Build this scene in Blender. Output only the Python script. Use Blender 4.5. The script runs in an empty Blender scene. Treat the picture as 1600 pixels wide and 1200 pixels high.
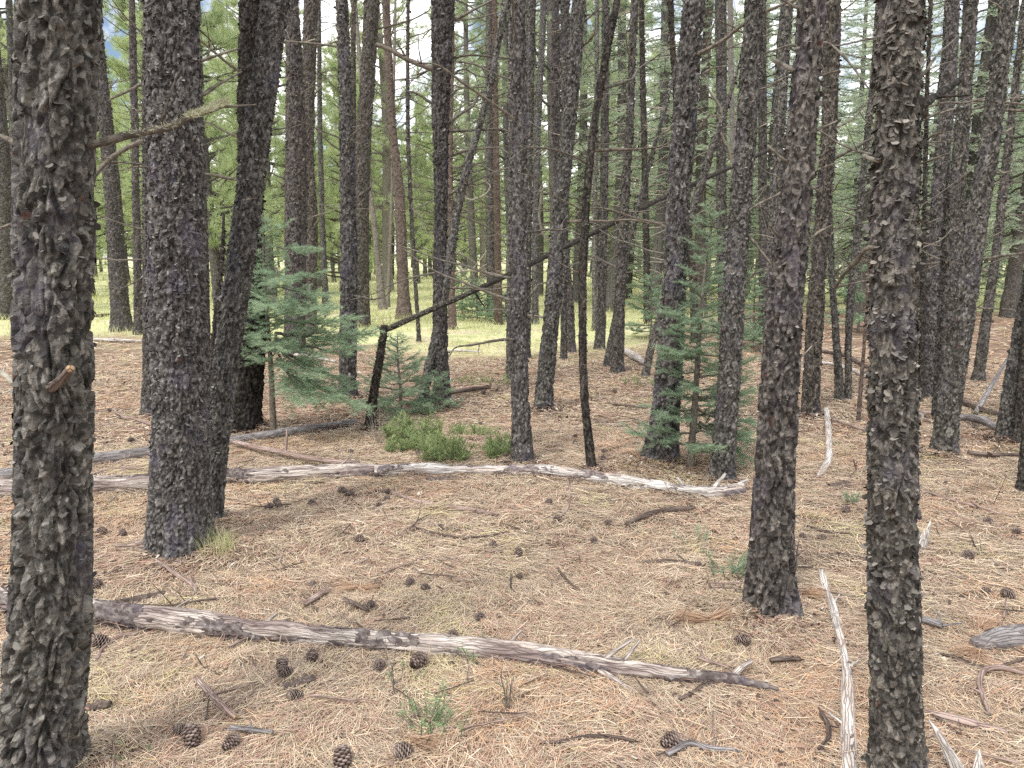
import bpy, math, random
import numpy as np
from math import radians, sin, cos, tan, pi, atan2, sqrt

# ------------------------------------------------------------------ camera
F_PX = 1155.0
PITCH = radians(9.8)
CAM_H = 1.5
sc = bpy.context.scene
C = sc.collection
cam_d = bpy.data.cameras.new('camera')
cam_d.sensor_width = 36.0
cam_d.lens = F_PX / 1600.0 * 36.0
cam_d.clip_start = 0.05
cam_d.clip_end = 2000
cam = bpy.data.objects.new('camera', cam_d)
cam.location = (0, 0, CAM_H)
cam.rotation_euler = (pi / 2 - PITCH, 0, 0)
C.objects.link(cam)
sc.camera = cam

# ------------------------------------------------------------------ light
SUN_EL, SUN_AZ = 58.0, 215.0          # degrees; azimuth clockwise from +Y
world = bpy.data.worlds.new('World')
sc.world = world
world.use_nodes = True
nt = world.node_tree
for n in list(nt.nodes):
    nt.nodes.remove(n)
wo = nt.nodes.new('ShaderNodeOutputWorld')
bg = nt.nodes.new('ShaderNodeBackground')
sky = nt.nodes.new('ShaderNodeTexSky')
sky.sky_type = 'NISHITA'
sky.sun_disc = False
sky.sun_elevation = radians(SUN_EL)
sky.sun_rotation = radians(SUN_AZ)
tcw = nt.nodes.new('ShaderNodeTexCoord')
cn = nt.nodes.new('ShaderNodeTexNoise')
cn.inputs['Scale'].default_value = 5.0
cn.inputs['Detail'].default_value = 8
cn.inputs['Roughness'].default_value = 0.6
cr = nt.nodes.new('ShaderNodeValToRGB')
cr.color_ramp.elements[0].position = 0.40
cr.color_ramp.elements[1].position = 0.54
mixc = nt.nodes.new('ShaderNodeMix')
mixc.data_type = 'RGBA'
mixc.inputs['B'].default_value = (15.8, 15.6, 15.3, 1)
nt.links.new(tcw.outputs['Generated'], cn.inputs['Vector'])
nt.links.new(cn.outputs['Fac'], cr.inputs['Fac'])
nt.links.new(cr.outputs['Color'], mixc.inputs['Factor'])
nt.links.new(sky.outputs['Color'], mixc.inputs['A'])
nt.links.new(mixc.outputs['Result'], bg.inputs['Color'])
bg.inputs['Strength'].default_value = 0.10
nt.links.new(bg.outputs['Background'], wo.inputs['Surface'])

sun_d = bpy.data.lights.new('sun', 'SUN')
sun_d.energy = 2.0
sun_d.angle = radians(10)
sun_d.color = (1.0, 0.96, 0.9)
sun = bpy.data.objects.new('sun', sun_d)
az = radians(SUN_AZ); el = radians(SUN_EL)
from mathutils import Vector, Matrix
sdir = Vector((sin(az) * cos(el), cos(az) * cos(el), sin(el)))
sun.rotation_euler = sdir.to_track_quat('Z', 'Y').to_euler()
C.objects.link(sun)
sc.view_settings.view_transform = 'Standard'
sc.view_settings.look = 'None'
sc.view_settings.exposure = 0.55
sc.view_settings.gamma = 1.0
sc.cycles.max_bounces = 6
sc.cycles.diffuse_bounces = 3
sc.cycles.transparent_max_bounces = 8
sc.cycles.use_denoising = False

# ------------------------------------------------------------------ noise
def h3(ix, iy, iz, seed=0):
    a = (ix.astype(np.int64) * 73856093) ^ (iy.astype(np.int64) * 19349663) ^ (iz.astype(np.int64) * 83492791) ^ (seed * 2654435761 & 0x7fffffff)
    a = a & 0xffffffff
    a = ((a ^ (a >> 16)) * 0x45d9f3b) & 0xffffffff
    a = ((a ^ (a >> 16)) * 0x45d9f3b) & 0xffffffff
    a = a ^ (a >> 16)
    return (a & 0xffffff).astype(np.float32) / float(0x1000000)

def noise3(P, seed=0):
    I = np.floor(P); f = (P - I).astype(np.float32); I = I.astype(np.int64)
    u = f * f * (3 - 2 * f)
    out = 0
    for dx in (0, 1):
        wx = u[:, 0] if dx else 1 - u[:, 0]
        for dy in (0, 1):
            wy = u[:, 1] if dy else 1 - u[:, 1]
            for dz in (0, 1):
                wz = u[:, 2] if dz else 1 - u[:, 2]
                out = out + wx * wy * wz * h3(I[:, 0] + dx, I[:, 1] + dy, I[:, 2] + dz, seed)
    return out

def fbm(P, seed=0, octv=4):
    s = 0; a = 0.5; t = 0
    for i in range(octv):
        s = s + a * noise3(P, seed + i * 17); t += a
        P = P * 2.03; a *= 0.5
    return s / t

def n2(x, y, scale, seed=0, octv=3):
    P = np.stack([np.asarray(x, float) * scale, np.asarray(y, float) * scale, np.zeros_like(np.asarray(x, float)) + 0.37], 1)
    return fbm(P, seed, octv)

def voro(P, seed):
    I = np.floor(P).astype(np.int64)
    N = len(P)
    F1 = np.full(N, 9.0, np.float32); F2 = np.full(N, 9.0, np.float32)
    rid = np.zeros(N, np.float32); off = np.zeros((N, 3), np.float32)
    for dx in (-1, 0, 1):
        for dy in (-1, 0, 1):
            for dz in (-1, 0, 1):
                a, b, c = I[:, 0] + dx, I[:, 1] + dy, I[:, 2] + dz
                px = a + h3(a, b, c, seed); py = b + h3(a, b, c, seed + 1); pz = c + h3(a, b, c, seed + 2)
                ox = (P[:, 0] - px).astype(np.float32); oy = (P[:, 1] - py).astype(np.float32); oz = (P[:, 2] - pz).astype(np.float32)
                d = np.sqrt(ox * ox + oy * oy + oz * oz)
                near = d < F1
                F2 = np.where(near, F1, np.minimum(F2, d))
                F1 = np.where(near, d, F1)
                if near.any():
                    r = h3(a, b, c, seed + 3)
                    rid = np.where(near, r, rid)
                    off[near, 0] = ox[near]; off[near, 1] = oy[near]; off[near, 2] = oz[near]
    return F1, F2, rid, off

def sstep(a, b, x):
    t = np.clip((x - a) / (b - a), 0, 1)
    return t * t * (3 - 2 * t)

# ------------------------------------------------------------------ ground height, pixel helpers
MOUND = []
def gh(x, y):
    x = np.atleast_1d(np.asarray(x, float)); y = np.atleast_1d(np.asarray(y, float))
    d = np.sqrt(x * x + y * y)
    g = (n2(x, y, 0.55, 3, 2) - 0.5) * 0.07 + (n2(x, y, 2.3, 5, 2) - 0.5) * 0.03
    g = g * np.clip(d / 4.0, 0.5, 1.0)
    far = (n2(x, y, 0.06, 9, 2) - 0.5) * 0.5 * np.clip((d - 12) / 20, 0, 1)
    if MOUND:
        for (mx, my, mr) in MOUND:
            q = np.sqrt((x - mx) ** 2 + (y - my) ** 2) / mr
            g = g + 0.28 * mr * np.exp(-np.maximum(q - 0.7, 0) ** 2 * 1.1)
    return g + far

MOUND_PX = [(52, 1262, 138), (276, 880, 104), (326, 826, 44), (381, 675, 50), (1205, 975, 84), (1403, 1258, 96), (1026, 735, 62), (1129, 762, 42), (817, 732, 39), (927, 740, 20),
            (847, 642, 33), (691, 630, 31), (543, 626, 32), (1474, 718, 42), (1266, 652, 32), (1567, 692, 28), (577, 670, 24), (658, 630, 22)]
def gz(x, y):
    return float(gh([x], [y])[0])

def ray(px, py):
    cx = (px - 800.0) / F_PX; cz = (600.0 - py) / F_PX
    return np.array([cx, cos(PITCH) + cz * sin(PITCH), -sin(PITCH) + cz * cos(PITCH)])

def G(px, py, z=0.0):
    """the point of the level z that the photograph's pixel shows"""
    d = ray(px, py)
    t = (z - CAM_H) / d[2]
    return np.array([d[0] * t, d[1] * t, z])

def W(px, py, Y):
    d = ray(px, py)
    t = Y / d[1]
    return np.array([d[0] * t, Y, CAM_H + d[2] * t])

def depth(px, py, Y):
    return Y / ray(px, py)[1]

for (u_, v_, w_) in MOUND_PX:
    g_ = G(u_, v_); r_ = w_ / 2 / F_PX * depth(u_, v_, g_[1])
    MOUND.append((g_[0], g_[1] + r_ * 0.85, r_ * 1.15))

# ------------------------------------------------------------------ mesh builder
class MB:
    def __init__(s):
        s.V = []; s.Q = []; s.T = []; s.A = {}; s.n = 0
    def add(s, V, Q=None, T=None, **attrs):
        V = np.asarray(V, np.float32).reshape(-1, 3)
        if Q is not None and len(Q): s.Q.append(np.asarray(Q, np.int64) + s.n)
        if T is not None and len(T): s.T.append(np.asarray(T, np.int64) + s.n)
        s.V.append(V)
        for k, v in attrs.items():
            s.A.setdefault(k, []).append((s.n, np.asarray(v, np.float32)))
        s.n += len(V)
    def mesh(s, name, mat, smooth=True):
        V = np.concatenate(s.V) if s.V else np.zeros((0, 3), np.float32)
        Q = np.concatenate(s.Q) if s.Q else np.zeros((0, 4), np.int64)
        T = np.concatenate(s.T) if s.T else np.zeros((0, 3), np.int64)
        me = bpy.data.meshes.new(name)
        me.vertices.add(len(V)); me.vertices.foreach_set('co', V.ravel())
        loops = np.concatenate([Q.ravel(), T.ravel()]).astype(np.int32)
        me.loops.add(len(loops)); me.loops.foreach_set('vertex_index', loops)
        me.polygons.add(len(Q) + len(T))
        ls = np.concatenate([np.arange(len(Q)) * 4, len(Q) * 4 + np.arange(len(T)) * 3]).astype(np.int32)
        me.polygons.foreach_set('loop_start', ls)
        me.update(calc_edges=True)
        if smooth:
            me.polygons.foreach_set('use_smooth', np.ones(len(Q) + len(T), bool))
        for k, lst in s.A.items():
            dim = 1 if lst[0][1].ndim == 1 else lst[0][1].shape[1]
            if dim == 1:
                arr = np.zeros(len(V), np.float32)
            else:
                arr = np.zeros((len(V), dim), np.float32)
            for st, v in lst:
                arr[st:st + len(v)] = v
            if dim == 1:
                at = me.attributes.new(k, 'FLOAT', 'POINT'); at.data.foreach_set('value', arr)
            else:
                at = me.attributes.new(k, 'FLOAT_VECTOR', 'POINT'); at.data.foreach_set('vector', arr.ravel())
        me.materials.append(mat)
        return me
    def obj(s, name, mat, parent=None, smooth=True):
        me = s.mesh(name, mat, smooth)
        o = bpy.data.objects.new(name, me)
        C.objects.link(o)
        if parent is not None:
            o.parent = parent
        return o

def tag(o, label=None, cat=None, group=None, kind=None):
    if label: o['label'] = label
    if cat: o['category'] = cat
    if group: o['group'] = group
    if kind: o['kind'] = kind
    return o

def thing(name, label, cat, loc, group=None, rz=0.0):
    o = bpy.data.objects.new(name, None)
    o.empty_display_size = 0.1
    C.objects.link(o)
    o.location = loc; o.rotation_euler = (0, 0, rz)
    return tag(o, label, cat, group)

def copy_tree(o, parent=None):
    c = o.copy(); C.objects.link(c)
    if parent is not None: c.parent = parent
    for ch in list(o.children):
        copy_tree(ch, c)
    return c

def quads_grid(nr, nc, wrap=True):
    r = np.arange(nr - 1)[:, None]; c = np.arange(nc if wrap else nc - 1)[None, :]
    c2 = (c + 1) % nc
    a = r * nc + c; b = r * nc + c2; d = (r + 1) * nc + c; e = (r + 1) * nc + c2
    return np.stack([a, b, e, d], -1).reshape(-1, 4)

def resample(P, R, step):
    P = np.asarray(P, float); R = np.asarray(R, float)
    if len(P) > 2:      # Catmull-Rom first
        PP = np.vstack([2 * P[0] - P[1], P, 2 * P[-1] - P[-2]])
        out = []; outr = []
        for i in range(len(P) - 1):
            p0, p1, p2, p3 = PP[i], PP[i + 1], PP[i + 2], PP[i + 3]
            for k in range(8):
                t = k / 8
                out.append(0.5 * ((2 * p1) + (-p0 + p2) * t + (2 * p0 - 5 * p1 + 4 * p2 - p3) * t * t + (-p0 + 3 * p1 - 3 * p2 + p3) * t ** 3))
                outr.append(R[i] * (1 - t) + R[i + 1] * t)
        out.append(P[-1]); outr.append(R[-1])
        P = np.array(out); R = np.array(outr)
    s = np.concatenate([[0], np.cumsum(np.linalg.norm(np.diff(P, axis=0), axis=1))])
    n = max(2, int(s[-1] / step) + 1)
    t = np.linspace(0, s[-1], n)
    return np.stack([np.interp(t, s, P[:, k]) for k in range(3)], 1), np.interp(t, s, R), t

def tube(mb, P, R, sides=6, step=None, disp=None, cap=True, tint=0.5):
    """P polyline, R radii; disp(theta grid, s grid, r grid, tc) gives a radial offset"""
    P = np.asarray(P, float); R = np.asarray(R, float)
    if step: P, R, S = resample(P, R, step)
    else: S = np.concatenate([[0], np.cumsum(np.linalg.norm(np.diff(P, axis=0), axis=1))])
    T = np.gradient(P, axis=0); T /= np.linalg.norm(T, axis=1)[:, None] + 1e-9
    ref = np.array([0, 0, 1.0]) if abs(T[0, 2]) < 0.8 else np.array([1.0, 0, 0])
    U = np.cross(T, ref); U /= np.linalg.norm(U, axis=1)[:, None] + 1e-9
    Vv = np.cross(T, U)
    th = np.arange(sides) / sides * 2 * pi
    rr = R[:, None] * np.ones((1, sides))
    tc = np.stack([rr * np.cos(th)[None], rr * np.sin(th)[None], np.repeat(S[:, None], sides, 1)], -1)
    if disp is not None:
        rr = rr + disp(tc.reshape(-1, 3), rr.ravel()).reshape(rr.shape)
    X = P[:, None, :] + rr[..., None] * (np.cos(th)[None, :, None] * U[:, None, :] + np.sin(th)[None, :, None] * Vv[:, None, :])
    n, m = rr.shape
    V = X.reshape(-1, 3); Q = quads_grid(n, m); Tt = []
    tcv = tc.reshape(-1, 3)
    if cap:
        V = np.vstack([V, P[0], P[-1]])
        tcv = np.vstack([tcv, [0, 0, 0], [0, 0, S[-1]]])
        i = np.arange(m); j = (i + 1) % m
        Tt = np.vstack([np.stack([j, i, np.full(m, n * m)], 1), np.stack([(n - 1) * m + i, (n - 1) * m + j, np.full(m, n * m + 1)], 1)])
    mb.add(V, Q, Tt, tc=tcv, tint=np.full(len(V), tint, np.float32))

# ------------------------------------------------------------------ materials
def newmat(name, rough=0.9, spec=0.2):
    m = bpy.data.materials.new(name); m.use_nodes = True
    t = m.node_tree; b = t.nodes['Principled BSDF']
    b.inputs['Roughness'].default_value = rough
    b.inputs['Specular IOR Level'].default_value = spec
    return m, t, b

def nd(t, typ, **kw):
    n = t.nodes.new(typ)
    for k, v in kw.items():
        if k in n.inputs: n.inputs[k].default_value = v
        else: setattr(n, k, v)
    return n

def ramp(t, stops, interp='LINEAR'):
    n = t.nodes.new('ShaderNodeValToRGB'); n.color_ramp.interpolation = interp
    e = n.color_ramp.elements
    while len(e) < len(stops): e.new(0.5)
    for i, (p, c) in enumerate(stops):
        e[i].position = p; e[i].color = (c[0], c[1], c[2], 1)
    return n

def mix(t, fac, a, b, mode='MIX'):
    n = t.nodes.new('ShaderNodeMix'); n.data_type = 'RGBA'; n.blend_type = mode
    for sock, v in (('Factor', fac), ('A', a), ('B', b)):
        if hasattr(v, 'is_output'): t.links.new(v, n.inputs[sock])
        elif sock == 'Factor': n.inputs[sock].default_value = v
        else: n.inputs[sock].default_value = (v[0], v[1], v[2], 1)
    return n.outputs['Result']

def attr(t, name):
    n = t.nodes.new('ShaderNodeAttribute'); n.attribute_name = name
    return n

def mapping(t, vec, scale):
    n = t.nodes.new('ShaderNodeMapping'); n.inputs['Scale'].default_value = scale
    t.links.new(vec, n.inputs['Vector']); return n.outputs['Vector']

def bark_material(name, dark, mid, light, purple=0.35, red=0.5, bump=0.006, scale=1.0):
    m, t, b = newmat(name, 0.93, 0.12)
    tc = attr(t, 'tc').outputs['Vector']
    tint = attr(t, 'tint').outputs['Fac']
    fl = nd(t, 'ShaderNodeTexVoronoi', Scale=1.0)
    nz = nd(t, 'ShaderNodeTexNoise', Scale=60.0, Detail=3.0)
    t.links.new(tc, nz.inputs['Vector'])
    warp = nd(t, 'ShaderNodeVectorMath', operation='MULTIPLY_ADD')
    t.links.new(nz.outputs['Color'], warp.inputs[0])
    warp.inputs[1].default_value = (0.01, 0.01, 0.014)
    t.links.new(tc, warp.inputs[2])
    t.links.new(mapping(t, warp.outputs[0], (90 * scale, 90 * scale, 55 * scale)), fl.inputs['Vector'])
    fine = nd(t, 'ShaderNodeTexNoise', Scale=220.0, Detail=4.0, Roughness=0.7)
    t.links.new(tc, fine.inputs['Vector'])
    r1 = ramp(t, [(0.12, dark), (0.42, mid), (0.68, tuple(0.55 * x + 0.45 * y for x, y in zip(mid, light))), (0.88, light)])
    addn = nd(t, 'ShaderNodeMath', operation='MULTIPLY_ADD')
    sep = nd(t, 'ShaderNodeSeparateColor')
    t.links.new(fl.outputs['Color'], sep.inputs[0])
    t.links.new(sep.outputs[0], addn.inputs[0]); addn.inputs[1].default_value = 0.45
    a2 = nd(t, 'ShaderNodeMath', operation='MULTIPLY_ADD')
    t.links.new(tint, a2.inputs[0]); a2.inputs[1].default_value = 0.45
    a3 = nd(t, 'ShaderNodeMath', operation='MULTIPLY'); t.links.new(fine.outputs['Fac'], a3.inputs[0]); a3.inputs[1].default_value = 0.2
    t.links.new(a3.outputs[0], a2.inputs[2]); t.links.new(a2.outputs[0], addn.inputs[2])
    t.links.new(addn.outputs[0], r1.inputs['Fac'])
    col = r1.outputs['Color']
    # violet-grey blotches of flaking outer scales
    pn = nd(t, 'ShaderNodeTexNoise', Scale=4.5, Detail=5.0, Roughness=0.65)
    t.links.new(mapping(t, tc, (1.6, 1.6, 0.8)), pn.inputs['Vector'])
    pr = ramp(t, [(0.53, (0, 0, 0)), (0.63, (purple,) * 3)])
    t.links.new(pn.outputs['Fac'], pr.inputs['Fac'])
    col = mix(t, pr.outputs['Color'], col, (0.125, 0.117, 0.16))
    # reddish inner bark where a flake has dropped
    rn = nd(t, 'ShaderNodeTexNoise', Scale=16.0, Detail=3.0)
    t.links.new(mapping(t, tc, (1.3, 1.3, 0.7)), rn.inputs['Vector'])
    rr = ramp(t, [(0.70, (0, 0, 0)), (0.76, (red,) * 3)])
    t.links.new(rn.outputs['Fac'], rr.inputs['Fac'])
    col = mix(t, rr.outputs['Color'], col, (0.16, 0.045, 0.035))
    oi = t.nodes.new('ShaderNodeObjectInfo')
    tone = ramp(t, [(0.0, (0.72, 0.69, 0.66)), (0.3, (1.15, 1.13, 1.10)), (0.55, (0.95, 0.87, 0.80)), (0.8, (1.0, 1.0, 1.0)), (1.0, (1.3, 1.28, 1.22))])
    t.links.new(oi.outputs['Random'], tone.inputs['Fac'])
    col = mix(t, 1.0, col, tone.outputs['Color'], 'MULTIPLY')
    t.links.new(col, b.inputs['Base Color'])
    hsum = nd(t, 'ShaderNodeMath', operation='ADD')
    t.links.new(fl.outputs['Distance'], hsum.inputs[0]); t.links.new(fine.outputs['Fac'], hsum.inputs[1])
    bp = nd(t, 'ShaderNodeBump', Strength=0.9, Distance=bump)
    t.links.new(hsum.outputs[0], bp.inputs['Height']); t.links.new(bp.outputs['Normal'], b.inputs['Normal'])
    return m

def wood_material(name, c1, c2, c3, stretch=(60, 60, 5), bump=0.003, spots=None):
    m, t, b = newmat(name, 0.8, 0.2)
    tc = attr(t, 'tc').outputs['Vector']
    n1 = nd(t, 'ShaderNodeTexNoise', Scale=1.0, Detail=5.0, Roughness=0.65)
    t.links.new(mapping(t, tc, stretch), n1.inputs['Vector'])
    r1 = ramp(t, [(0.30, c1), (0.5, c2), (0.72, c3)])
    t.links.new(n1.outputs['Fac'], r1.inputs['Fac'])
    n2_ = nd(t, 'ShaderNodeTexNoise', Scale=7.0, Detail=5.0)
    t.links.new(mapping(t, tc, (1.5, 1.5, 0.5)), n2_.inputs['Vector'])
    r2 = ramp(t, [(0.48, (0, 0, 0)), (0.58, (0.8,) * 3)])
    t.links.new(n2_.outputs['Fac'], r2.inputs['Fac'])
    col = mix(t, r2.outputs['Color'], r1.outputs['Color'], c2 if spots is None else spots)
    vc = nd(t, 'ShaderNodeTexVoronoi', Scale=1.0); vc.feature = 'DISTANCE_TO_EDGE'
    wv = nd(t, 'ShaderNodeVectorMath', operation='MULTIPLY_ADD'); wn = nd(t, 'ShaderNodeTexNoise', Scale=9.0, Detail=3.0)
    t.links.new(tc, wn.inputs['Vector']); t.links.new(wn.outputs['Color'], wv.inputs[0]); wv.inputs[1].default_value = (0.03, 0.03, 0.1); t.links.new(tc, wv.inputs[2])
    t.links.new(mapping(t, wv.outputs[0], (75, 75, 3.2)), vc.inputs['Vector'])
    rc = ramp(t, [(0.0, (0.22, 0.18, 0.17)), (0.10, (1, 1, 1))]); t.links.new(vc.outputs['Distance'], rc.inputs['Fac'])
    col = mix(t, 0.7, col, rc.outputs['Color'], 'MULTIPLY')
    t.links.new(col, b.inputs['Base Color'])
    bp = nd(t, 'ShaderNodeBump', Strength=1.0, Distance=bump)
    hm = nd(t, 'ShaderNodeMath', operation='ADD'); t.links.new(n1.outputs['Fac'], hm.inputs[0]); t.links.new(rc.outputs['Color'], hm.inputs[1])
    t.links.new(hm.outputs[0], bp.inputs['Height']); t.links.new(bp.outputs['Normal'], b.inputs['Normal'])
    return m

def leaf_material(name, c1, c2, trans=0.35):
    m = bpy.data.materials.new(name); m.use_nodes = True
    t = m.node_tree
    for n in list(t.nodes): t.nodes.remove(n)
    out = t.nodes.new('ShaderNodeOutputMaterial')
    tint = attr(t, 'tint').outputs['Fac']
    r = ramp(t, [(0.0, c1), (1.0, c2)])
    oi = t.nodes.new('ShaderNodeObjectInfo')
    md = nd(t, 'ShaderNodeMath', operation='MULTIPLY_ADD')
    t.links.new(oi.outputs['Random'], md.inputs[0]); md.inputs[1].default_value = 0.25
    md2 = nd(t, 'ShaderNodeMath', operation='SUBTRACT'); t.links.new(tint, md2.inputs[0]); md2.inputs[1].default_value = 0.12
    t.links.new(md2.outputs[0], md.inputs[2]); t.links.new(md.outputs[0], r.inputs['Fac'])
    d = nd(t, 'ShaderNodeBsdfDiffuse'); tr = nd(t, 'ShaderNodeBsdfTranslucent')
    t.links.new(r.outputs['Color'], d.inputs['Color']); t.links.new(r.outputs['Color'], tr.inputs['Color'])
    mx = t.nodes.new('ShaderNodeMixShader'); mx.inputs[0].default_value = trans
    t.links.new(d.outputs[0], mx.inputs[1]); t.links.new(tr.outputs[0], mx.inputs[2])
    t.links.new(mx.outputs[0], out.inputs['Surface'])
    return m

M = {}
M['bark'] = bark_material('bark', (0.022, 0.021, 0.0195), (0.060, 0.058, 0.054), (0.27, 0.26, 0.24))
M['bark_violet'] = bark_material('bark_violet', (0.022, 0.021, 0.0205), (0.060, 0.0575, 0.057), (0.27, 0.26, 0.25), purple=0.45)
M['bark_dark'] = bark_material('bark_dark', (0.013, 0.012, 0.011), (0.030, 0.028, 0.026), (0.14, 0.13, 0.115), purple=0.2, red=0.6)
M['bark_pale'] = bark_material('bark_pale', (0.11, 0.10, 0.095), (0.20, 0.185, 0.175), (0.36, 0.34, 0.31), purple=0.2, red=0.2)
M['bark_red'] = bark_material('bark_red', (0.055, 0.046, 0.042), (0.115, 0.092, 0.082), (0.27, 0.22, 0.20), purple=0.0, red=0.2)
M['dead'] = bark_material('dead_limb', (0.05, 0.045, 0.04), (0.12, 0.11, 0.095), (0.27, 0.25, 0.22), purple=0.1, red=0.0, bump=0.002)
M['dead_pale'] = bark_material('dead_limb_pale', (0.16, 0.145, 0.12), (0.30, 0.28, 0.24), (0.48, 0.45, 0.40), purple=0.0, red=0.0, bump=0.002)
M['log'] = wood_material('weathered_wood', (0.12, 0.09, 0.085), (0.46, 0.40, 0.36), (0.74, 0.69, 0.63), spots=(0.19, 0.14, 0.135))
M['log_pale'] = wood_material('bleached_wood', (0.20, 0.17, 0.16), (0.60, 0.565, 0.53), (0.80, 0.77, 0.74), spots=(0.48, 0.40, 0.35))
M['log_grey'] = wood_material('grey_log', (0.10, 0.09, 0.09), (0.30, 0.28, 0.28), (0.50, 0.48, 0.49), stretch=(40, 40, 14), spots=(0.22, 0.2, 0.2))
M['log_red'] = wood_material('rosy_wood', (0.18, 0.12, 0.10), (0.36, 0.27, 0.235), (0.55, 0.45, 0.40), spots=(0.27, 0.19, 0.16))
M['stick'] = wood_material('brown_stick', (0.06, 0.042, 0.036), (0.14, 0.105, 0.09), (0.30, 0.25, 0.22))
M['cut'] = wood_material('cut_wood', (0.28, 0.18, 0.10), (0.42, 0.29, 0.17), (0.54, 0.42, 0.29))
M['log_bark'] = bark_material('fallen_bark', (0.07, 0.055, 0.055), (0.15, 0.125, 0.125), (0.36, 0.33, 0.32), purple=0.5, red=0.7)
M['pine'] = leaf_material('pine_needles', (0.27, 0.35, 0.17), (0.70, 0.78, 0.47), 0.5)
M['pine_dull'] = leaf_material('pine_needles_dull', (0.24, 0.30, 0.18), (0.58, 0.66, 0.45), 0.5)
M['spruce'] = leaf_material('spruce_needles', (0.24, 0.31, 0.22), (0.62, 0.70, 0.54), 0.48)
M['fir'] = leaf_material('young_fir_needles', (0.11, 0.175, 0.11), (0.42, 0.54, 0.37), 0.35)
M['shrub'] = leaf_material('shrub_leaves', (0.13, 0.20, 0.075), (0.45, 0.53, 0.27), 0.35)
M['seedling'] = leaf_material('seedling_leaves', (0.09, 0.18, 0.07), (0.32, 0.45, 0.24), 0.3)
M['lichen'] = leaf_material('lichen', (0.30, 0.30, 0.20), (0.52, 0.52, 0.38), 0.2)
M['grass'] = leaf_material('meadow_grass', (0.48, 0.51, 0.24), (0.80, 0.80, 0.50), 0.4)
M['dry'] = leaf_material('dry_stems', (0.30, 0.22, 0.15), (0.55, 0.44, 0.32), 0.15)
M['orange'] = leaf_material('orange_needles', (0.38, 0.24, 0.16), (0.58, 0.43, 0.31), 0.15)
M['cone'] = None

def cone_material():
    m, t, b = newmat('pine_cone', 0.75, 0.25)
    tint = attr(t, 'tint').outputs['Fac']
    r = ramp(t, [(0.0, (0.022, 0.014, 0.012)), (0.55, (0.075, 0.05, 0.042)), (1.0, (0.38, 0.31, 0.27))])
    t.links.new(tint, r.inputs['Fac'])
    t.links.new(r.outputs['Color'], b.inputs['Base Color'])
    return m
M['cone'] = cone_material()

def litter_material():
    m = bpy.data.materials.new('needle_litter'); m.use_nodes = True
    t = m.node_tree; b = t.nodes['Principled BSDF']
    b.inputs['Roughness'].default_value = 0.7; b.inputs['Specular IOR Level'].default_value = 0.25
    a = attr(t, 'col')
    t.links.new(a.outputs['Color'], b.inputs['Base Color'])
    return m
M['litter'] = litter_material()

def ground_material():
    m, t, b = newmat('forest_floor', 0.95, 0.1)
    tcn = t.nodes.new('ShaderNodeTexCoord')
    P = tcn.outputs['Object']
    nA = nd(t, 'ShaderNodeTexNoise', Scale=1.6, Detail=6.0, Roughness=0.6); t.links.new(P, nA.inputs['Vector'])
    rA = ramp(t, [(0.30, (0.24, 0.18, 0.135)), (0.48, (0.34, 0.26, 0.20)), (0.60, (0.33, 0.225, 0.165)), (0.75, (0.27, 0.21, 0.15))])
    t.links.new(nA.outputs['Fac'], rA.inputs['Fac'])
    # matted straws: three stretched noises at different headings
    col = rA.outputs['Color']
    hs = None
    for i, (ang, sc_) in enumerate(((0.3, 1), (1.4, 1.2), (2.3, 0.9))):
        mp = t.nodes.new('ShaderNodeMapping'); mp.inputs['Rotation'].default_value = (0, 0, ang)
        mp.inputs['Scale'].default_value = (30 * sc_, 420 * sc_, 30)
        t.links.new(P, mp.inputs['Vector'])
        nn = nd(t, 'ShaderNodeTexNoise', Scale=1.0, Detail=2.0); t.links.new(mp.outputs[0], nn.inputs['Vector'])
        rb = ramp(t, [(0.35, (0.60, 0.57, 0.55)), (0.65, (1.12, 1.12, 1.12))])
        t.links.new(nn.outputs['Fac'], rb.inputs['Fac'])
        col = mix(t, 0.8, col, rb.outputs['Color'], 'MULTIPLY')
        if hs is None: hs = nn.outputs['Fac']
        else:
            mx = nd(t, 'ShaderNodeMath', operation='MAXIMUM'); t.links.new(hs, mx.inputs[0]); t.links.new(nn.outputs['Fac'], mx.inputs[1]); hs = mx.outputs[0]
    # meadow: the 'meadow' attribute says where the turf grows
    nG = nd(t, 'ShaderNodeTexNoise', Scale=0.9, Detail=5.0); t.links.new(P, nG.inputs['Vector'])
    rG = ramp(t, [(0.35, (0.44, 0.47, 0.23)), (0.52, (0.60, 0.61, 0.34)), (0.66, (0.58, 0.50, 0.37))])
    t.links.new(nG.outputs['Fac'], rG.inputs['Fac'])
    col = mix(t, attr(t, 'meadow').outputs['Fac'], col, rG.outputs['Color'])
    t.links.new(col, b.inputs['Base Color'])
    bp = nd(t, 'ShaderNodeBump', Strength=0.7, Distance=0.006)
    t.links.new(hs, bp.inputs['Height']); t.links.new(bp.outputs['Normal'], b.inputs['Normal'])
    return m
M['ground'] = ground_material()

# ------------------------------------------------------------------ ground
def meadow(x, y):
    """0..1, where turf replaces the needle litter"""
    n = n2(x, y, 0.28, 31, 3)
    n_f = n2(x, y, 1.3, 33, 2)
    d = np.asarray(y, float)
    ang = np.asarray(x, float) / np.maximum(d, 0.1)
    edge = 12.0 + 9.0 * sstep(0.12, 0.4, ang) + 1.0 * sstep(-0.1, -0.4, ang)
    m = sstep(-1.5, 2.0, d - edge + (n - 0.5) * 7 + (n_f - 0.5) * 3)
    return m

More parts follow.
